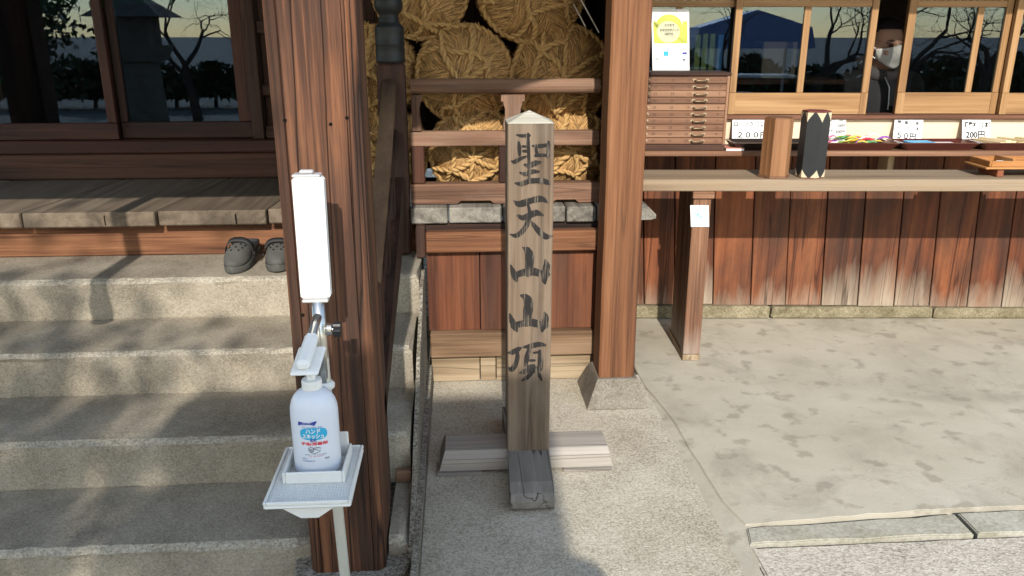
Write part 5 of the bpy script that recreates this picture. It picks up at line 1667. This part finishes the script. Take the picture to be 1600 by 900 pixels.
def leafy(x, y, h, seed, label, n=6000, rad=2.0):
    t, tips = tree(x, y, h, seed, label, 'evergreen_tree', depth=4)
    g = np.random.default_rng(seed + 50)
    tips = np.array([q for q in tips if q[2] > h * .28])
    c = tips[g.integers(0, len(tips), n)] + g.normal(0, .30, (n, 3))
    u = g.normal(0, 1, (n, 3)); u /= np.linalg.norm(u, axis=1)[:, None]
    w = np.cross(u, g.normal(0, 1, (n, 3))); w /= np.linalg.norm(w, axis=1)[:, None]
    s_ = g.uniform(.035, .065, (n, 1))
    V = np.stack([c - u * s_ * 1.6, c + w * s_ * .6, c + u * s_ * 1.6, c - w * s_ * .6], 1).reshape(-1, 3)
    o = mk('crown', V, [(4 * i, 4 * i + 1, 4 * i + 2, 4 * i + 3) for i in range(n)], M_leaf, t)
    o['kind'] = 'stuff'
leafy(-2.3, -7.2, 8.2, 14, 'sparse evergreen tree across the courtyard whose dappled shade falls on the steps', 6500)
leafy(-7.3, -6.0, 3.2, 15, 'round evergreen bush-like tree mirrored in the left hall door')
# tarpaulin stall and a tiled house
tp = root('tarpaulin_stall', (4.1, -8.0, -.145), 'stall under a blue tarpaulin mirrored in the left kiosk panes', 'stall')
for x in (3.2, 5.0):
    for y in (-8.6, -7.4):
        V, Fc = tubeg([(x, y, -.145), (x, y, 1.62)], .03, 8); mk('pole', V, Fc, M_greypl, tp)
V, Fc = prismg([(3.0, 1.25), (3.1, 1.62), (4.1, 1.92), (5.1, 1.62), (5.2, 1.25), (5.12, 1.25), (5.02, 1.58), (4.1, 1.87), (3.18, 1.58), (3.08, 1.25)], -8.7, -7.3, 'y')
fix_normals(mk('tarpaulin', V, Fc, M_tarp, tp))
V, Fc = prismg([(3.06, 1.24), (5.14, 1.24), (5.10, 1.60), (4.1, 1.88), (3.10, 1.60)], -7.295, -7.285, 'y')
fix_normals(mk('front_sheet', V, Fc, M_tarp, tp))
box('table', 3.2, 5.0, -8.3, -7.6, .70, .75, M_white2, tp)
def hedge(x0, x1, y, h, seed, label):
    g = np.random.default_rng(seed)
    t = root('added_hedge', ((x0 + x1) / 2, y, -.145), label, 'hedge')  # added so the glass mirrors dark leaves instead of pale ground
    V, Fc = cat([tubeg([(x, y, -.145), (x + .05, y, h * .7)], [.05, .02], 6) for x in np.arange(x0 + .4, x1, .9)])
    mk('stems', V, Fc, M_bark, t)
    n = int((x1 - x0) * 900)
    c = np.stack([g.uniform(x0, x1, n), y + g.normal(0, .3, n), g.uniform(.05, 1, n) ** .8 * h], 1)
    c[:, 2] *= 1 + .35 * np.sin(c[:, 0] * 1.7 + seed) * np.sin(c[:, 0] * .63) + .2 * np.sin(c[:, 0] * 4.1)
    u = g.normal(0, 1, (n, 3)); u /= np.linalg.norm(u, axis=1)[:, None]
    w = np.cross(u, g.normal(0, 1, (n, 3))); w /= np.linalg.norm(w, axis=1)[:, None]
    s_ = g.uniform(.05, .09, (n, 1))
    V = np.stack([c - u * s_ * 1.6, c + w * s_ * .7, c + u * s_ * 1.6, c - w * s_ * .7], 1).reshape(-1, 3)
    mk('crown', V, [(4 * i, 4 * i + 1, 4 * i + 2, 4 * i + 3) for i in range(n)], M_leaf, t)['kind'] = 'stuff'
hedge(-16, -2, -11, .85, 71, 'evergreen hedge added at the courtyard edge to darken the reflection in the hall doors')
hedge(0, 16, -11.5, .85, 72, 'evergreen hedge added at the courtyard edge to darken the reflection in the kiosk panes')
